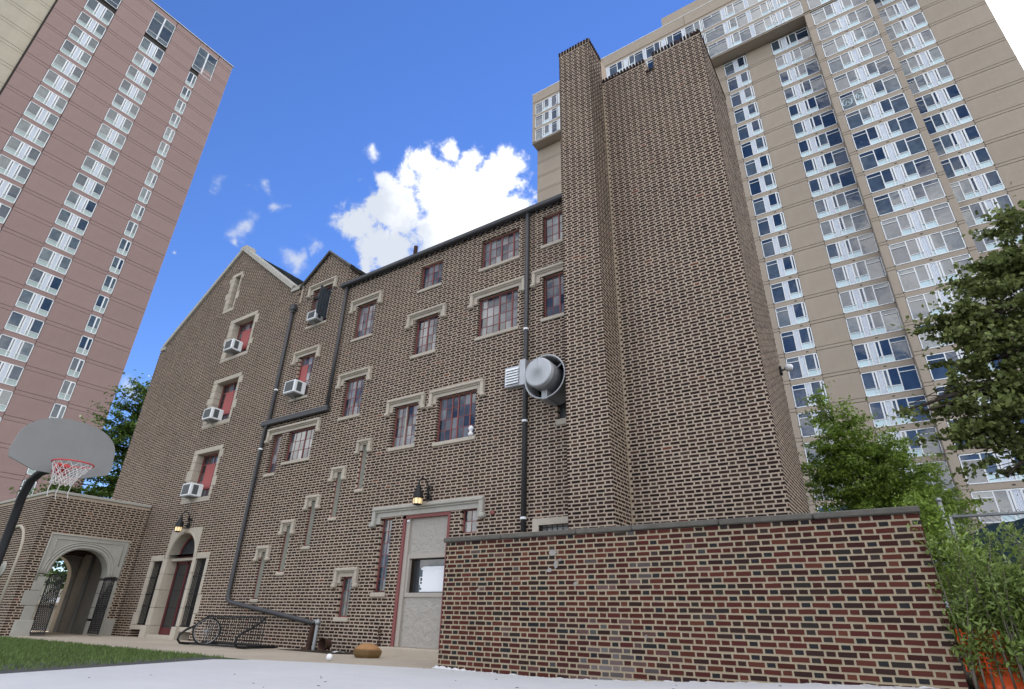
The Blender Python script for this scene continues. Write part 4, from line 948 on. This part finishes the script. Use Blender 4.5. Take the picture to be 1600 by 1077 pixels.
for x0 in (6.80, 13.45, 20.0):
    for (dx, w) in ((0, 1.4), (1.46, 1.42)):
        q = MB(); q.box(0, w, -.03, .06, 0, .06); q.box(0, w, -.03, .06, 4.6, 4.66); q.box(0, .06, -.03, .06, 0, 4.66); q.box(w-.06, w, -.03, .06, 0, 4.66); q.box(0, w, -.03, .05, .75, .80); q.box(0, w, -.03, .05, 3.2, 3.25)
        o = q.build('tall_window', MT['white'], LT, local=True); o.location = (x0+dx, .0, 73.32)
        for (z0, z1) in ((.06, .75), (.80, 3.2), (3.25, 4.6)):
            r = MB(); r.box(-w/2+.06, w/2-.06, -.006, .006, z0, z1); c = link('pane', r.mesh('pane', MT['left_glass']), o); c.location = (w/2, .03, 0)
    panel(LT, x0, x0+2.88, .01, 78.0, 78.9, 'mauve', 'band_panel'); panel(LT, x0+1.4, x0+1.46, -.01, 73.32, 78, 'wpanel', 'mullion', .1)
MB().box(4.3, 25.25, -.08, 1.0, 78.92, 79.1).build('roof_edge', MT['coping'], LT, local=True); MB().box(4.3, 25.25, -.1, -.08, 78.98, 79.06).build('roof_flashing', MT['white'], LT, local=True)
# ================================================================ things fixed to the house
def lantern(x, z, label, s=1.0):
    y = YF-.30
    o = empty('wall_lantern', (x, YF, z), label, 'lantern', 'lanterns over the house doors')
    q = MB(); q.lathe([(.135*s,0),(.13*s,.02),(.115*s,.16*s),(.07*s,.20*s),(.055*s,.30*s),(.02*s,.36*s),(.015*s,.44*s)], (x, y, z), 'Z', 12); q.build('hood', MT['black'], o, True)
    q = MB(); q.lathe([(.105*s,-.13*s),(.115*s,0)], (x, y, z), 'Z', 8); q.build('glass', MT['lampglass'], o)
    q = MB()
    for k in range(8): t = k*math.pi/4; q.tube([(x+.107*s*math.cos(t), y+.107*s*math.sin(t), z-.14*s), (x+.118*s*math.cos(t), y+.118*s*math.sin(t), z)], .007, 4)
    q.lathe([(.11*s,-.15*s),(.115*s,-.135*s),(.05*s,-.17*s)], (x, y, z), 'Z', 8); q.build('cage', MT['black'], o)
    q = MB()
    q.lathe([(.0,.0),(.03,.02),(.0,.05)], (x, y, z+.42*s), 'Z', 8); q.tube([(x, y, z+.42*s), (x+.02, y+.06, z+.52*s), (x+.05, y+.16, z+.50*s), (x+.08, y+.24, z+.36*s), (x+.09, YF-.03, z+.20*s), (x+.09, YF-.03, z-.02)], .016, 6)
    for (cx_, cz, r_) in ((.17, .27, .115), (.16, .04, .10)): q.tube([(x+cx_+r_*(1-t/16)*math.cos(t*.55+2), YF-.10+.05*math.sin(t), z+cz*s+r_*(1-t/16)*math.sin(t*.55+2)) for t in range(18)], .018, 5)
    q.lathe([(.0,-.02),(.05,-.02),(.05,.02)], (x+.09, YF-.02, z+.10), 'Y', 10); q.build('bracket', MT['black'], o, True)
lantern(-9.82, 3.43, 'black wall lantern with warm glass over the beige blocked doorway')
lantern(-20.86, 3.42, 'black wall lantern with warm glass over the arched red doorway', 1.02)
def ac(x0, x1, z0, z1, y1, dep, label):
    o = empty('window_air_conditioner', ((x0+x1)/2, y1, z0), label, 'air conditioner', 'window air conditioners'); y0 = y1-dep
    q = MB(); q.bev(x0, x1, y0, y1, z0, z1, .018); q.build('case', MT['white'], o)
    q = MB(); q.box(x0+.06, x1-.06, y0-.004, y0+.01, z0+.05, z1-.04)
    q.build('rear_grille', MT['acgrille'], o)
    q = MB()
    q.box(x1-.01, x1+.004, y0+.10, y0+dep*.62, z0+.06, z1-.05); q.box(x0-.004, x0+.01, y0+.10, y0+dep*.62, z0+.06, z1-.05); q.build('side_louvre', MT['acgrille'], o)
    q = MB()
    n = 9
    for i in range(n): zz = z0+.07+(z1-z0-.14)*i/n; q.box(x0+.07, x1-.07, y0-.009, y0-.003, zz, zz+.006)
    for i in range(6): zz = z0+.08+(z1-z0-.15)*i/6; q.box(x1+.003, x1+.009, y0+.11, y0+dep*.6, zz, zz+.008)
    q.build('louvre_slat', MT['pipe'], o)
    q = MB(); xm = (x0+x1)/2; q.tube([(xm, y0+.08, z0), (xm+.02, y1-.02, z0-.22)], .014, 6); q.box(x0, x1, y0+.05, y1, z0-.02, z0-.002); q.build('support', MT['steel'], o)
ac(-21.25, -20.68, 4.49, 4.93, YF+.1, .47, 'white window air conditioner in the lowest gable window')
ac(-21.22, -20.65, 7.34, 7.77, YF+.1, .47, 'white window air conditioner in the middle gable window with red board')
ac(-21.10, -20.55, 10.22, 10.66, YF+.1, .45, 'small white window air conditioner in the highest wide gable window')
ac(-16.30, -15.74, 7.42, 7.86, YF+.05, .46, 'large white window air conditioner beside the red board left of the second rain pipe')
ac(-16.00, -15.52, 10.17, 10.52, YF+.05, .36, 'white air conditioner under the open leaded casement of the dormer')
# round exhaust fan
FX, FZ = -6.01, 5.78
fo = empty('exhaust_fan', (FX, YF, FZ), 'round galvanised exhaust fan with drum cap beside the chimney', 'exhaust fan')
q = MB(); q.lathe([(.515,.60),(.515,.03),(.535,.02),(.54,.0),(.525,-.01),(.505,.0),(.495,.03),(.49,.60)], (FX, 10.2, FZ), 'Y', 40, False); q.build('shroud', MT['fansteel'], fo, True)
q = MB(); q.lathe([(.49,.0),(.0,.0)], (FX, 10.74, FZ), 'Y', 32); q.build('back_plate', MT['darkhole'], fo)
q = MB(); q.lathe([(.0,-.012),(.30,-.006),(.335,.0),(.348,.02),(.348,.09),(.356,.10),(.356,.115),(.348,.125),(.348,.60),(.0,.60)], (FX, 9.90, FZ), 'Y', 40); q.build('drum', MT['fansteel'], fo, True)
q = MB(); q.tube([(FX, 9.89, FZ+.34), (FX-.0, 9.893, FZ+.12)], .006, 4); q.build('seam', MT['steel'], fo)
q = MB(); q.bev(FX-.07, FX+.07, 10.18, 10.7, FZ-.56, FZ-.33, .01)
for t in (.6, 2.6): q.tube([(FX+.34*math.cos(t), 10.3, FZ+.34*math.sin(t)), (FX+.51*math.cos(t), 10.3, FZ+.51*math.sin(t))], .02, 6)
q.build('bracket', MT['steel'], fo)
lo = empty('louver_vent', (-7.1, YF, 6.15), 'small square galvanised louver vent left of the round exhaust fan', 'vent')
q = MB(); q.bev(-7.42, -6.92, YF-.16, YF-.0, 5.92, 6.46, .012); q.build('case', MT['fansteel'], lo)
q = MB()
for i in range(6):
    zz = 5.98+i*.072; q.add([(-7.38,YF-.165,zz+.07),(-6.99,YF-.165,zz+.07),(-6.99,YF-.205,zz),(-7.38,YF-.205,zz)], [(0,1,2,3)])
q.build('louvre_slat', MT['white'], lo)
q = MB(); q.bev(-6.95, -6.78, YF-.22, YF, 5.88, 6.56, .01); q.build('side_plate', MT['fansteel'], lo)
fl_ = empty('flood_light', (TX1, 13.45, 6.15), 'white flood light on the rear corner of the tall brick stair tower', 'light')
q = MB(); q.bev(TX1, TX1+.05, 13.38, 13.52, 6.05, 6.25); q.tube([(TX1+.03, 13.45, 6.15), (TX1+.14, 13.45, 6.17)], .02, 6); q.build('bracket', MT['black'], fl_)
q = MB(); q.lathe([(.0,-.08),(.07,-.07),(.10,.0),(.09,.05),(.0,.07)], (TX1+.2, 13.42, 6.18), 'Z', 14); q.build('lamp_head', MT['white'], fl_, True)
thing('junction_box', MB().bev(-7.78, -7.68, YF-.05, YF+.01, 2.93, 3.02, .008), MT['red'], 'small red box on the brick right of the door hood', 'box', (-7.73, YF, 2.93))
# ================================================================ along the pavement
rk = empty('bike_rack', (-15.2, 9.5, 0), 'black steel grid bike rack with looped ends standing on the pavement', 'bike rack')
RX0, RX1, RY = -16.5, -13.95, 9.78
q = MB(); q.tube([(RX0, RY, .69), (RX1, RY, .69)], .024, 6); q.tube([(RX0, RY, .08), (RX1, RY, .08)], .024, 6); q.build('rail', MT['black'], rk)
for i in range(26):
    x = RX0+(RX1-RX0)*i/25; MB().tube([(x, RY, .08), (x, RY, .69)], .0115, 5).build('upright', MT['black'], rk)
for x in (RX0, RX1):
    q = MB(); p = [(x, RY+.0, .72), (x, RY-.08, .62), (x, RY-.32, .46), (x, RY-.55, .36), (x, RY-.70, .24), (x, RY-.72, .13), (x, RY-.64, .05), (x, RY-.48, .035), (x, RY+.45, .035)]; q.tube(p, .03, 8); q.build('end_loop', MT['black'], rk, True)
q = MB(); q.tube([(RX0, RY-.36, .035), (RX1, RY-.36, .035)], .028, 6); q.tube([(RX0, RY+.42, .035), (RX1+.1, RY+.42, .035)], .028, 6); q.build('base_rail', MT['black'], rk)
wh = empty('bicycle_wheel', (-15.98, 9.50, .33), 'lone bicycle wheel with pale rim locked in the black rack', 'wheel')
def ring(r, n=40): return [(-15.98+.10*math.cos(6.2832*i/n)*r/.3, 9.50+r*math.cos(6.2832*i/n), .335+r*math.sin(6.2832*i/n)) for i in range(n+1)]
MB().tube(ring(.312), .018, 8, False).build('tyre', MT['tyre'], wh, True); MB().tube(ring(.287), .010, 6, False).build('rim', MT['steel'], wh, True)
q = MB()
for i in range(20): a = 6.2832*i/20; q.tube([(-15.98+.01, 9.50, .335), (-15.98+.095*math.cos(a), 9.50+.285*math.cos(a), .335+.285*math.sin(a))], .003, 3)
q.lathe([(.03,-.05),(.03,.05)], (-15.98, 9.5, .335), 'X', 10); q.build('spoke', MT['steel'], wh)
q = MB(); q.tube([(-12.86, 10.52, -.02), (-12.84, 10.52, .62)], .045, 10); so = thing('standpipe', q, MT['steel'], 'grey steel standpipe at the end of the sloping rain pipe', 'pipe', (-12.86, 10.52, 0))
MB().lathe([(.06,-.05),(.075,-.02),(.075,.03),(.05,.07),(.0,.08)], (-12.84, 10.52, .62), 'Z', 10).build('valve', MT['steel'], so, True)
q = MB(); q.tube([(-12.84,10.52,.62),(-12.98,10.55,.66),(-13.1,10.6,.62)], .035, 8); q.build('elbow', MT['steel'], so, True)
q = MB(); q.tube([(-13.16, 10.60, 0), (-13.12, 10.62, .55)], .07, 8); q.bev(-13.3, -13.05, 10.5, 10.7, -.01, .05); thing('iron_drain_pipe', q, MT['rust'], 'black iron drain pipe standing left of the grey standpipe', 'pipe', (-13.16, 10.6, 0))
q = MB(); q.lathe([(.0,.10),(.10,.10),(.12,.0),(.135,-.10),(.15,-.12),(.135,-.12),(.11,.08)], (-12.3, 10.42, .155), 'Y', 18, False); thing('rusty_pail', q, MT['rust'], 'rusty pail lying on its side at the wall foot', 'pail', (-12.3, 10.42, 0))
q = MB(); q.add([(-13.6,10.0,.004),(-11.6,9.9,.004),(-10.9,10.3,.004),(-11.1,10.72,.004),(-13.3,10.72,.004)], [(0,1,2,3,4)]); s_ = structure('wet_soil_patch', q, MT['soil'])
# planter box
pb = empty('planter_box', (-10.02, 9.62, 0), 'low brown hexagonal planter with rounded orange lid beside the door step', 'planter')
hexp = lambda sx, sy, c=(-10.02, 9.62): [(c[0]+.84*sx*math.cos(math.pi/3*i+.2), c[1]+.84*sy*math.sin(math.pi/3*i+.2)) for i in range(6)]
def loft(profs, cap=True):
    q = MB(); vs = []; n = len(profs[0][0])
    for poly, z in profs: vs += [(p[0], p[1], z) for p in poly]
    fs = [(i*n+k, i*n+(k+1) % n, (i+1)*n+(k+1) % n, (i+1)*n+k) for i in range(len(profs)-1) for k in range(n)]
    if cap: fs += [tuple(range(n-1, -1, -1)), tuple(range((len(profs)-1)*n, len(profs)*n))]
    return q.add(vs, fs)
loft([(hexp(.38,.26),0),(hexp(.44,.31),.06),(hexp(.46,.32),.13),(hexp(.43,.29),.15)]).build('base', MT['dterra'], pb)
loft([(hexp(.42,.28),.15),(hexp(.37,.24),.185),(hexp(.27,.17),.235),(hexp(.12,.08),.262)]).build('lid', MT['terracotta'], pb, True)
thing('white_ball', MB().lathe([(.0,-.06),(.045,-.045),(.062,0),(.045,.045),(.0,.06)], (-9.62, 8.28, .062), 'Z', 14), MT['litter'], 'crumpled white cup lying on the pavement left of the planter', 'litter', (-9.62, 8.28, 0), smooth=True)
q = MB(); rr = random.Random(4)
for (xx, yy) in ((-11.75,10.25),(-11.55,10.1),(-11.35,10.15),(-11.2,10.3),(-11.95,10.35)):
    q.add([(xx+rr.uniform(-.09,.09), yy+rr.uniform(-.09,.09), .008+rr.uniform(0,.05)) for _ in range(4)], [(0,1,2),(0,2,3)])
mark(q.build('litter', MT['litter']), 'scraps of white litter on the dark soil by the wall', 'litter', kind='stuff')
q = MB()
for i in range(120):
    a = rr.uniform(0, 6.28); r_ = rr.random()*.06; z = rr.random()*.5; p = Vector((-10.78+r_*math.cos(a), 10.66+r_*math.sin(a)*.5, z)); q.add([p, p+Vector((rr.uniform(-.05,.05), rr.uniform(-.04,.04), rr.uniform(0,.05))), p+Vector((rr.uniform(-.05,.05), rr.uniform(-.04,.04), rr.uniform(-.03,.05)))], [(0,1,2)])
thing('dead_weed', q, MT['rust'], 'dark dead weed against the wall left of the door step', 'plant', (-10.78, 10.66, 0))
q = MB()
for i in range(60):
    xx, yy = rr.uniform(-9, 4), rr.uniform(3.0, 8.3); a = rr.uniform(0, 3.14); s_ = rr.uniform(.008, .028); z = rise(xx, yy)+.004
    q.add([(xx-s_*math.cos(a), yy-s_*math.sin(a), z), (xx-.35*s_*math.sin(a), yy+.35*s_*math.cos(a), z+.007), (xx+s_*math.cos(a), yy+s_*math.sin(a), z+.003), (xx+.35*s_*math.sin(a), yy-.35*s_*math.cos(a), z)], [(0,1,2,3)])
mark(q.build('fallen_leaf', MT['rust']), 'dry leaf crumbs scattered on the white court', 'leaves', kind='stuff')
# ================================================================ basketball hoop
BX, BY = -9.25, 2.90
bh = empty('basketball_hoop', (-10.28, 2.90, 0), 'grey fan shaped basketball backboard with red rim on black gooseneck pole', 'basketball hoop')
q = MB(); q.tube([(-10.28,2.92,0),(-10.28,2.92,1.5),(-10.24,2.9,1.85),(-10.12,2.86,2.14),(-9.92,2.83,2.34),(-9.70,2.84,2.43),(-9.42,2.88,2.47),(-9.30,2.90,2.47)], .054, 14); q.build('pole', MT['black'], bh, True)
ol = [(-.28,2.365),(.28,2.365),(.58,2.475),(.605,2.57),(.585,2.70)]+[(.585*math.cos(t)**.85 if math.cos(t) > 0 else 0, 2.70+.405*math.sin(t)**.9) for t in [math.pi/2*i/12 for i in range(1, 13)]]
ol += [(-p[0], p[1]) for p in reversed(ol[4:-1])]+[(-.605,2.57),(-.58,2.475)]
q = MB(); q.prism([(BY+p[0], p[1]) for p in ol], BX, BX-.028, 'YZ'); q.build('backboard', MT['hoop'], bh)
q = MB(); q.bev(BX-.09, BX-.03, BY-.16, BY+.16, 2.40, 2.72); q.build('mounting_plate', MT['black'], bh)
RCX = BX+.15+.226; RZ = 2.462; rp = lambda r, z, n=48: [(RCX+r*math.cos(6.2832*i/n), BY+r*math.sin(6.2832*i/n), z) for i in range(n+1)]
q = MB(); q.tube(rp(.228, RZ), .0095, 8, False); q.bev(BX, BX+.02, BY-.085, BY+.085, RZ-.10, RZ+.05, .005); q.bev(BX, BX+.17, BY-.06, BY+.06, RZ-.022, RZ-.004, .004)
for s in (-1, 1): q.tube([(BX+.01, BY+s*.05, RZ-.09), (BX+.17, BY+s*.09, RZ-.01)], .010, 6)
q.build('rim', MT['rim'], bh, True)
q = MB(); rr = random.Random(8); n = 12; rad = [.222,.19,.16,.137,.122,.115]; zz = [0,-.06,-.12,-.175,-.23,-.28]
def npt(k, lv): 
    a = 6.2832*(k+.5*(lv % 2))/n; r = rad[lv]; return Vector((RCX+.0+r*math.cos(a)+.012*lv*.3, BY-.012*lv+r*math.sin(a), RZ+zz[lv]))
for lv in range(5):
    for k in range(n):
        P = npt(k, lv); 
        for kk in ((k, k-1) if lv % 2 == 0 else (k, k+1)):
            Q = npt(kk, lv+1); m_ = (P+Q)/2+Vector((rr.uniform(-.008,.008), rr.uniform(-.008,.008), -.012)); q.tube([P, m_, Q], .0044, 4, False)
for k in (2, 5, 9): P = npt(k, 5); q.tube([P, P+Vector((.01, -.01, -.10)), P+Vector((.0, .01, -.17))], .005, 4)
q.build('net', MT['net'], bh)
# ================================================================ fence, barrel
fe = empty('chain_link_fence', (1.5, 12, .2), 'galvanised chain link fence hung with dark teal screen behind the bush', 'fence')
MB().tube([(.62,12,.2),(.62,12,2.73)], .035, 10).lathe([(.045,0),(.045,.04),(.0,.07)], (.62,12,2.73), 'Z', 10).build('post', MT['steel'], fe, True)
MB().tube([(.70,12.0,.2),(.70,12.0,2.5)], .03, 8).build('post', MT['steel'], fe, True); MB().tube([(3.4,12.0,.2),(3.4,12.0,2.6)], .035, 8).build('post', MT['steel'], fe, True)
MB().tube([(.62,12,2.47),(7,12,2.45)], .024, 8).build('rail', MT['steel'], fe, True)
q = MB()
for i in range(62):
    x = .64+i*.1; q.tube([(x,12.02,2.46),(x+.05,12.02,2.53),(x+.1,12.02,2.46)], .006, 3, False)
    for s in (1, -1): q.tube([(x, 12.02, .25+(0 if s > 0 else 2.2)), (x+2.2, 12.02, .25+(2.2 if s > 0 else 0))], .004, 3, False) if i < 45 else None
q.build('chain_mesh', MT['steel'], fe, kind='stuff')
q = MB(); n = 40; m_ = 16
for i in range(n+1):
    for j in range(m_+1):
        u, v = i/n, j/m_; x = .72+u*6.2+.55*max(0, 1-u*7)*(1-(1-v))*0; top = 2.43-.35*math.exp(-u*16)-.03*math.sin(u*40)**2
        z = .3+(top-.3)*v; q.v.append((x+.10*math.exp(-u*14)*(1-v), 11.95+.035*math.sin(u*46+v*2.5)+.05*math.sin(u*17)*v, z))
for i in range(n):
    for j in range(m_): a = i*(m_+1)+j; q.f.append((a, a+m_+1, a+m_+2, a+1))
q.build('screen', MT['screen'], fe, True)
ba = empty('traffic_barrel', (.55, 9.0, .2), 'orange plastic traffic barrel half hidden by the bush at the wall end', 'barrel')
MB().lathe([(.0,0),(.26,0),(.26,.06),(.22,.08),(.215,.24),(.205,.26),(.20,.42),(.19,.44),(.185,.58),(.0,.60)], (.52, 8.78, .2), 'Z', 24).build('body', MT['orange'], ba, True)
q = MB(); rr = random.Random(12)
for i in range(5):
    for j in range(9):
        cx_, cz = .235+i*.045, .38+j*.045; yy = 8.50+.05*math.sin(i*.9+j*.5)
        q.tube([(cx_, yy, cz), (cx_+.045, yy+.02, cz+rr.uniform(-.01,.01))], .007, 4, False); q.tube([(cx_, yy, cz), (cx_+rr.uniform(-.01,.01), yy+.01, cz+.045)], .007, 4, False)
thing('safety_net', q, MT['orange'], 'scrap of orange safety netting hanging beside the end of the garden wall', 'net', (.3, 8.9, .2))
# ================================================================ vegetation
def leaves(n, blobs, size, asp, up=.5, seed=0, surf=.55, droop=0.0, clump=0, spray=.2):
    r = np.random.default_rng(seed); wts = np.array([b[3]**2*(b[4] if len(b) > 4 else 1) for b in blobs]); idx = r.choice(len(blobs), n, p=wts/wts.sum())
    C_ = np.array([[b[0], b[1], b[2]] for b in blobs])[idx]; Rr = np.array([b[3] for b in blobs])[idx]; fz = np.array([b[5] if len(b) > 5 else 1.0 for b in blobs])[idx]
    d = r.normal(size=(n, 3)); d /= np.linalg.norm(d, axis=1)[:, None]; rad = np.where(r.random(n) < surf, .75+.3*r.random(n), r.random(n)**.5)
    P = C_+d*(Rr*rad)[:, None]*np.c_[np.ones(n), np.ones(n), fz]
    if clump:                                               # leaves hang in flat sprays with gaps between them
        m = max(12, n//clump); ki = r.choice(len(blobs), m, p=wts/wts.sum()); kd = r.normal(size=(m, 3)); kd /= np.linalg.norm(kd, axis=1)[:, None]
        BR = np.array([b[3] for b in blobs]); BC = np.array([b[:3] for b in blobs]); KR = BR[ki]*np.where(r.random(m) < .7, .65+.5*r.random(m), .2+.5*r.random(m))
        KP = BC[ki]+kd*KR[:, None]; a = r.integers(0, m, n); ax = kd.copy(); ax[:, 2] = ax[:, 2]*.3+.12; ax /= np.linalg.norm(ax, axis=1)[:, None]
        ls = spray*(.6+.8*r.random(m)); u = r.normal(size=n); P = KP[a]+ax[a]*(u*ls[a])[:, None]+r.normal(size=(n, 3))*(ls[a]*.42)[:, None]*np.array([1, 1, .38]); P[:, 2] -= droop*.5*np.abs(u)*ls[a]
    nrm = r.normal(size=(n, 3)); nrm[:, 2] = np.abs(nrm[:, 2])*(.3+up*2); nrm /= np.linalg.norm(nrm, axis=1)[:, None]
    t = np.cross(nrm, r.normal(size=(n, 3))); t[:, 2] -= droop; t -= nrm*(t*nrm).sum(1)[:, None]; t /= np.linalg.norm(t, axis=1)[:, None]; b = np.cross(nrm, t)
    s = size*(.6+.8*r.random(n))[:, None]; w = s*asp
    V = np.empty((n*4, 3)); V[0::4] = P-t*s*.5; V[1::4] = P+b*w*.5+nrm*s*.08; V[2::4] = P+t*s*.5; V[3::4] = P-b*w*.5+nrm*s*.08
    return V
def leaf_mesh(name, V, m, parent):
    off = np.array(wl_of(parent)); me = bpy.data.meshes.new(name); n = len(V)//4
    me.vertices.add(n*4); me.vertices.foreach_set('co', (V-off).astype(np.float32).ravel()); me.loops.add(n*4); me.loops.foreach_set('vertex_index', np.arange(n*4, dtype=np.int32))
    me.polygons.add(n); me.polygons.foreach_set('loop_start', np.arange(0, n*4, 4, dtype=np.int32)); me.materials.append(MT[m]); me.update(calc_edges=True); me.validate()
    return link(name, me, parent)
def limb(q, a, b, r0, r1, rnd, n=6, wob=.08):
    a, b = Vector(a), Vector(b); L_ = (b-a).length; p = []
    for i in range(n+1):
        t = i/n; p.append(a.lerp(b, t)+Vector((rnd.uniform(-1,1), rnd.uniform(-1,1), rnd.uniform(-.6,.6)))*wob*L_*(0 if i in (0,) else 1)*.5+Vector((0,0,1))*math.sin(t*math.pi)*L_*.05)
    q.tube(p, [r0+(r1-r0)*i/n for i in range(n+1)], 6)
    return p
def tree(name, label, base, top, r0, blobs, nl, size, asp, m, seed, up=.5, group=None, cat='tree', clump=40, droop=.3, twigs=5, bark='bark', spray=.2):
    o = empty(name, base, label, cat, group); rnd = random.Random(seed); q = MB(); pts = limb(q, base, top, r0, r0*.35, rnd, 8, .03)
    for i, b in enumerate(blobs):
        k = min(len(pts)-1, max(2, int((b[2]-b[3]*.6-base[2])/(max(.1, top[2]-base[2]))*len(pts)))); s = pts[k]
        bp = limb(q, s, b[:3], r0*.30, r0*.07, rnd, 6, .10)
        for j in range(twigs):
            d = Vector((rnd.gauss(0,1), rnd.gauss(0,1), rnd.gauss(0,.6))).normalized()*b[3]*rnd.uniform(.6,1.0); limb(q, bp[rnd.randrange(2, 6)], Vector(b[:3])+d, r0*.07, r0*.018, rnd, 4, .12)
    q.build('trunk', MT[bark], o, True)
    leaf_mesh('crown', leaves(nl, blobs, size, asp, up, seed, clump=clump, droop=droop, spray=spray), m, o); return o
# big maple at the right edge (branches reach in from beyond the frame)
mb_ = [(3.5,13.4,7.8,.7),(4.5,13.8,7.9,1.15),(3.0,13.2,7.25,.55),(2.55,13.0,6.9,.42),(3.6,13.6,6.7,.95),(2.2,13.0,6.3,.5),(1.75,12.9,6.15,.38),(2.8,13.4,5.8,.7),(4.2,13.8,5.4,1.2),
       (1.85,13.0,5.35,.45),(2.3,13.2,4.9,.55),(1.45,12.9,4.7,.36),(1.0,12.9,4.62,.26),(.62,12.8,4.62,.18),(1.35,13.0,4.15,.36),(1.9,13.1,4.25,.5),(2.7,13.4,4.2,.7),(1.5,13.0,3.75,.26),(2.1,13.1,3.45,.32),(1.6,13.0,3.3,.2),(5.6,14,7.2,1.5),(5.8,14,8.4,1.4),(2.6,13.1,3.1,.3)]
tree('maple_tree', 'large dark leaved maple reaching in from the right edge in front of the tan tower', (5.0,14.2,.1), (4.6,14.0,8.6), .26, mb_, 72000, .092, .9, 'leaf_maple', 5, up=.5, clump=120, twigs=7, spray=.22)
bb = [(-.35,17.0,4.2,1.0),(-.75,16.9,4.9,.7),(-.95,16.9,5.5,.55),(-1.05,16.8,6.1,.36),(-1.1,16.8,6.55,.2),(.2,17.0,3.7,.95),(-.9,17,3.7,.9),(-.1,17,4.95,.55),(-.45,16.9,5.6,.4),(.45,16.8,4.3,.55),(.75,16.6,3.5,.75),(.1,16.8,4.6,.6),(-1.3,17,4.6,.7),(-.2,16.6,3.2,.9)]
tree('small_tree', 'bright green small tree rising behind the garden wall beside the brick stair tower', (-.3,17.2,.1), (-.75,16.9,5.6), .10, bb+[(.25,15.5,2.6,.7),(-.6,15.8,2.7,.8),(.75,15.2,2.9,.6)], 46000, .085, .5, 'leaf_bright', 6, up=.4, clump=70, twigs=5, spray=.20)
lb = [(-45,17.6,14.4,1.5),(-45,16.9,12.6,1.5),(-45,17.9,11.2,1.7),(-45,16.4,10.2,1.5),(-45,17.6,8.8,1.8),(-45,15.6,8.3,1.4),(-45,17.5,16.0,.8),(-45,19,13.2,1.8),(-45,19,9.5,2.2),(-45,16,6.6,1.6),(-45,14.2,7.0,1.2)]
tree('locust_tree', 'green locust tree standing between the mauve tower and the brick gable', (-45,18.2,0), (-45,17.9,15), .3, lb, 26000, .24, .5, 'leaf_left', 7, up=1.4, clump=90, droop=.1, twigs=4, spray=.55)
ab = [(-52,20.5,4.5,2.6),(-52,17.5,5.0,2.2),(-52,23,3.6,2.4),(-50,19.5,3.0,1.8)]
tree('shade_tree', 'round green tree seen through the stone archway', (-52,20,0), (-52,20,4), .3, ab, 12000, .26, .6, 'leaf_left', 9, clump=60, spray=.6)
tree('wall_shrub', 'bright green shrub in front of the fence post just beyond the garden wall', (.45,10.6,.15), (.42,10.6,1.9), .03, [(.32,10.5,1.9,.26),(.30,10.4,1.4,.30),(.42,10.6,2.25,.2),(.36,10.3,.9,.3),(.62,10.7,1.7,.3),(.28,10.6,2.5,.14)], 9000, .06, .45, 'leaf_bright', 17, up=.4, clump=45, twigs=5, spray=.11, cat='shrub', bark='twig')
# upright bush at the end of the garden wall
def bush(base, sprays, nl, size, label, seed, blobs):
    o = empty('leafy_bush', base, label, 'bush', 'bushes at the end of the garden wall'); rnd = random.Random(seed); q = MB(); P = []
    for i in range(sprays):
        bx = base[0]+rnd.uniform(-.35,.95); by = base[1]+rnd.uniform(-.35,.45); h = rnd.uniform(.75, 1.32) if rnd.random() > .13 else rnd.uniform(1.35, 1.72); lean = rnd.uniform(-.15,.30); a = Vector((bx, by, base[2])); pts = [a+Vector((lean*(t**1.6)*h-.22*t*h*0, rnd.uniform(-.03,.03)+rnd.uniform(-.1,.1)*t, h*t)) for t in [k/7 for k in range(8)]]
        q.tube(pts, [.012*(1-.8*k/7) for k in range(8)], 4)
        for k in range(26): 
            t = rnd.uniform(.18, 1); i0 = min(6, int(t*7)); p = pts[i0].lerp(pts[i0+1], t*7-i0); P.append(p+Vector((rnd.gauss(0,.05), rnd.gauss(0,.05), rnd.gauss(0,.03))))
    q.build('stem', MT['twig'], o, True)
    r = np.random.default_rng(seed); P = np.array([tuple(p) for p in P]); n = nl; C = P[r.integers(0, len(P), n)]+r.normal(size=(n, 3))*.045
    nrm = r.normal(size=(n, 3)); nrm[:, 2] = np.abs(nrm[:, 2])+.3; nrm /= np.linalg.norm(nrm, axis=1)[:, None]; t = r.normal(size=(n, 3))*.6+np.array([.25, -.1, .9]); t -= nrm*(t*nrm).sum(1)[:, None]; t /= np.linalg.norm(t, axis=1)[:, None]; b = np.cross(nrm, t)
    s = size*(.6+.8*r.random(n))[:, None]; w = s*.34; V = np.empty((n*4, 3)); V[0::4] = C; V[1::4] = C+t*s*.5+b*w*.5+nrm*s*.07; V[2::4] = C+t*s; V[3::4] = C+t*s*.5-b*w*.5+nrm*s*.07
    leaf_mesh('foliage', V, 'leaf_bush', o); return o
bush((.62,8.75,.2), 110, 24000, .07, 'pale green upright bush at the right end of the garden wall', 41, None)
bush((.75,9.7,.2), 95, 17000, .07, 'pale green upright bush behind the nearer bush by the teal fence screen', 42, None)
bush((1.5,8.9,.2), 90, 16000, .07, 'pale green upright bush at the right edge of the picture', 43, None)
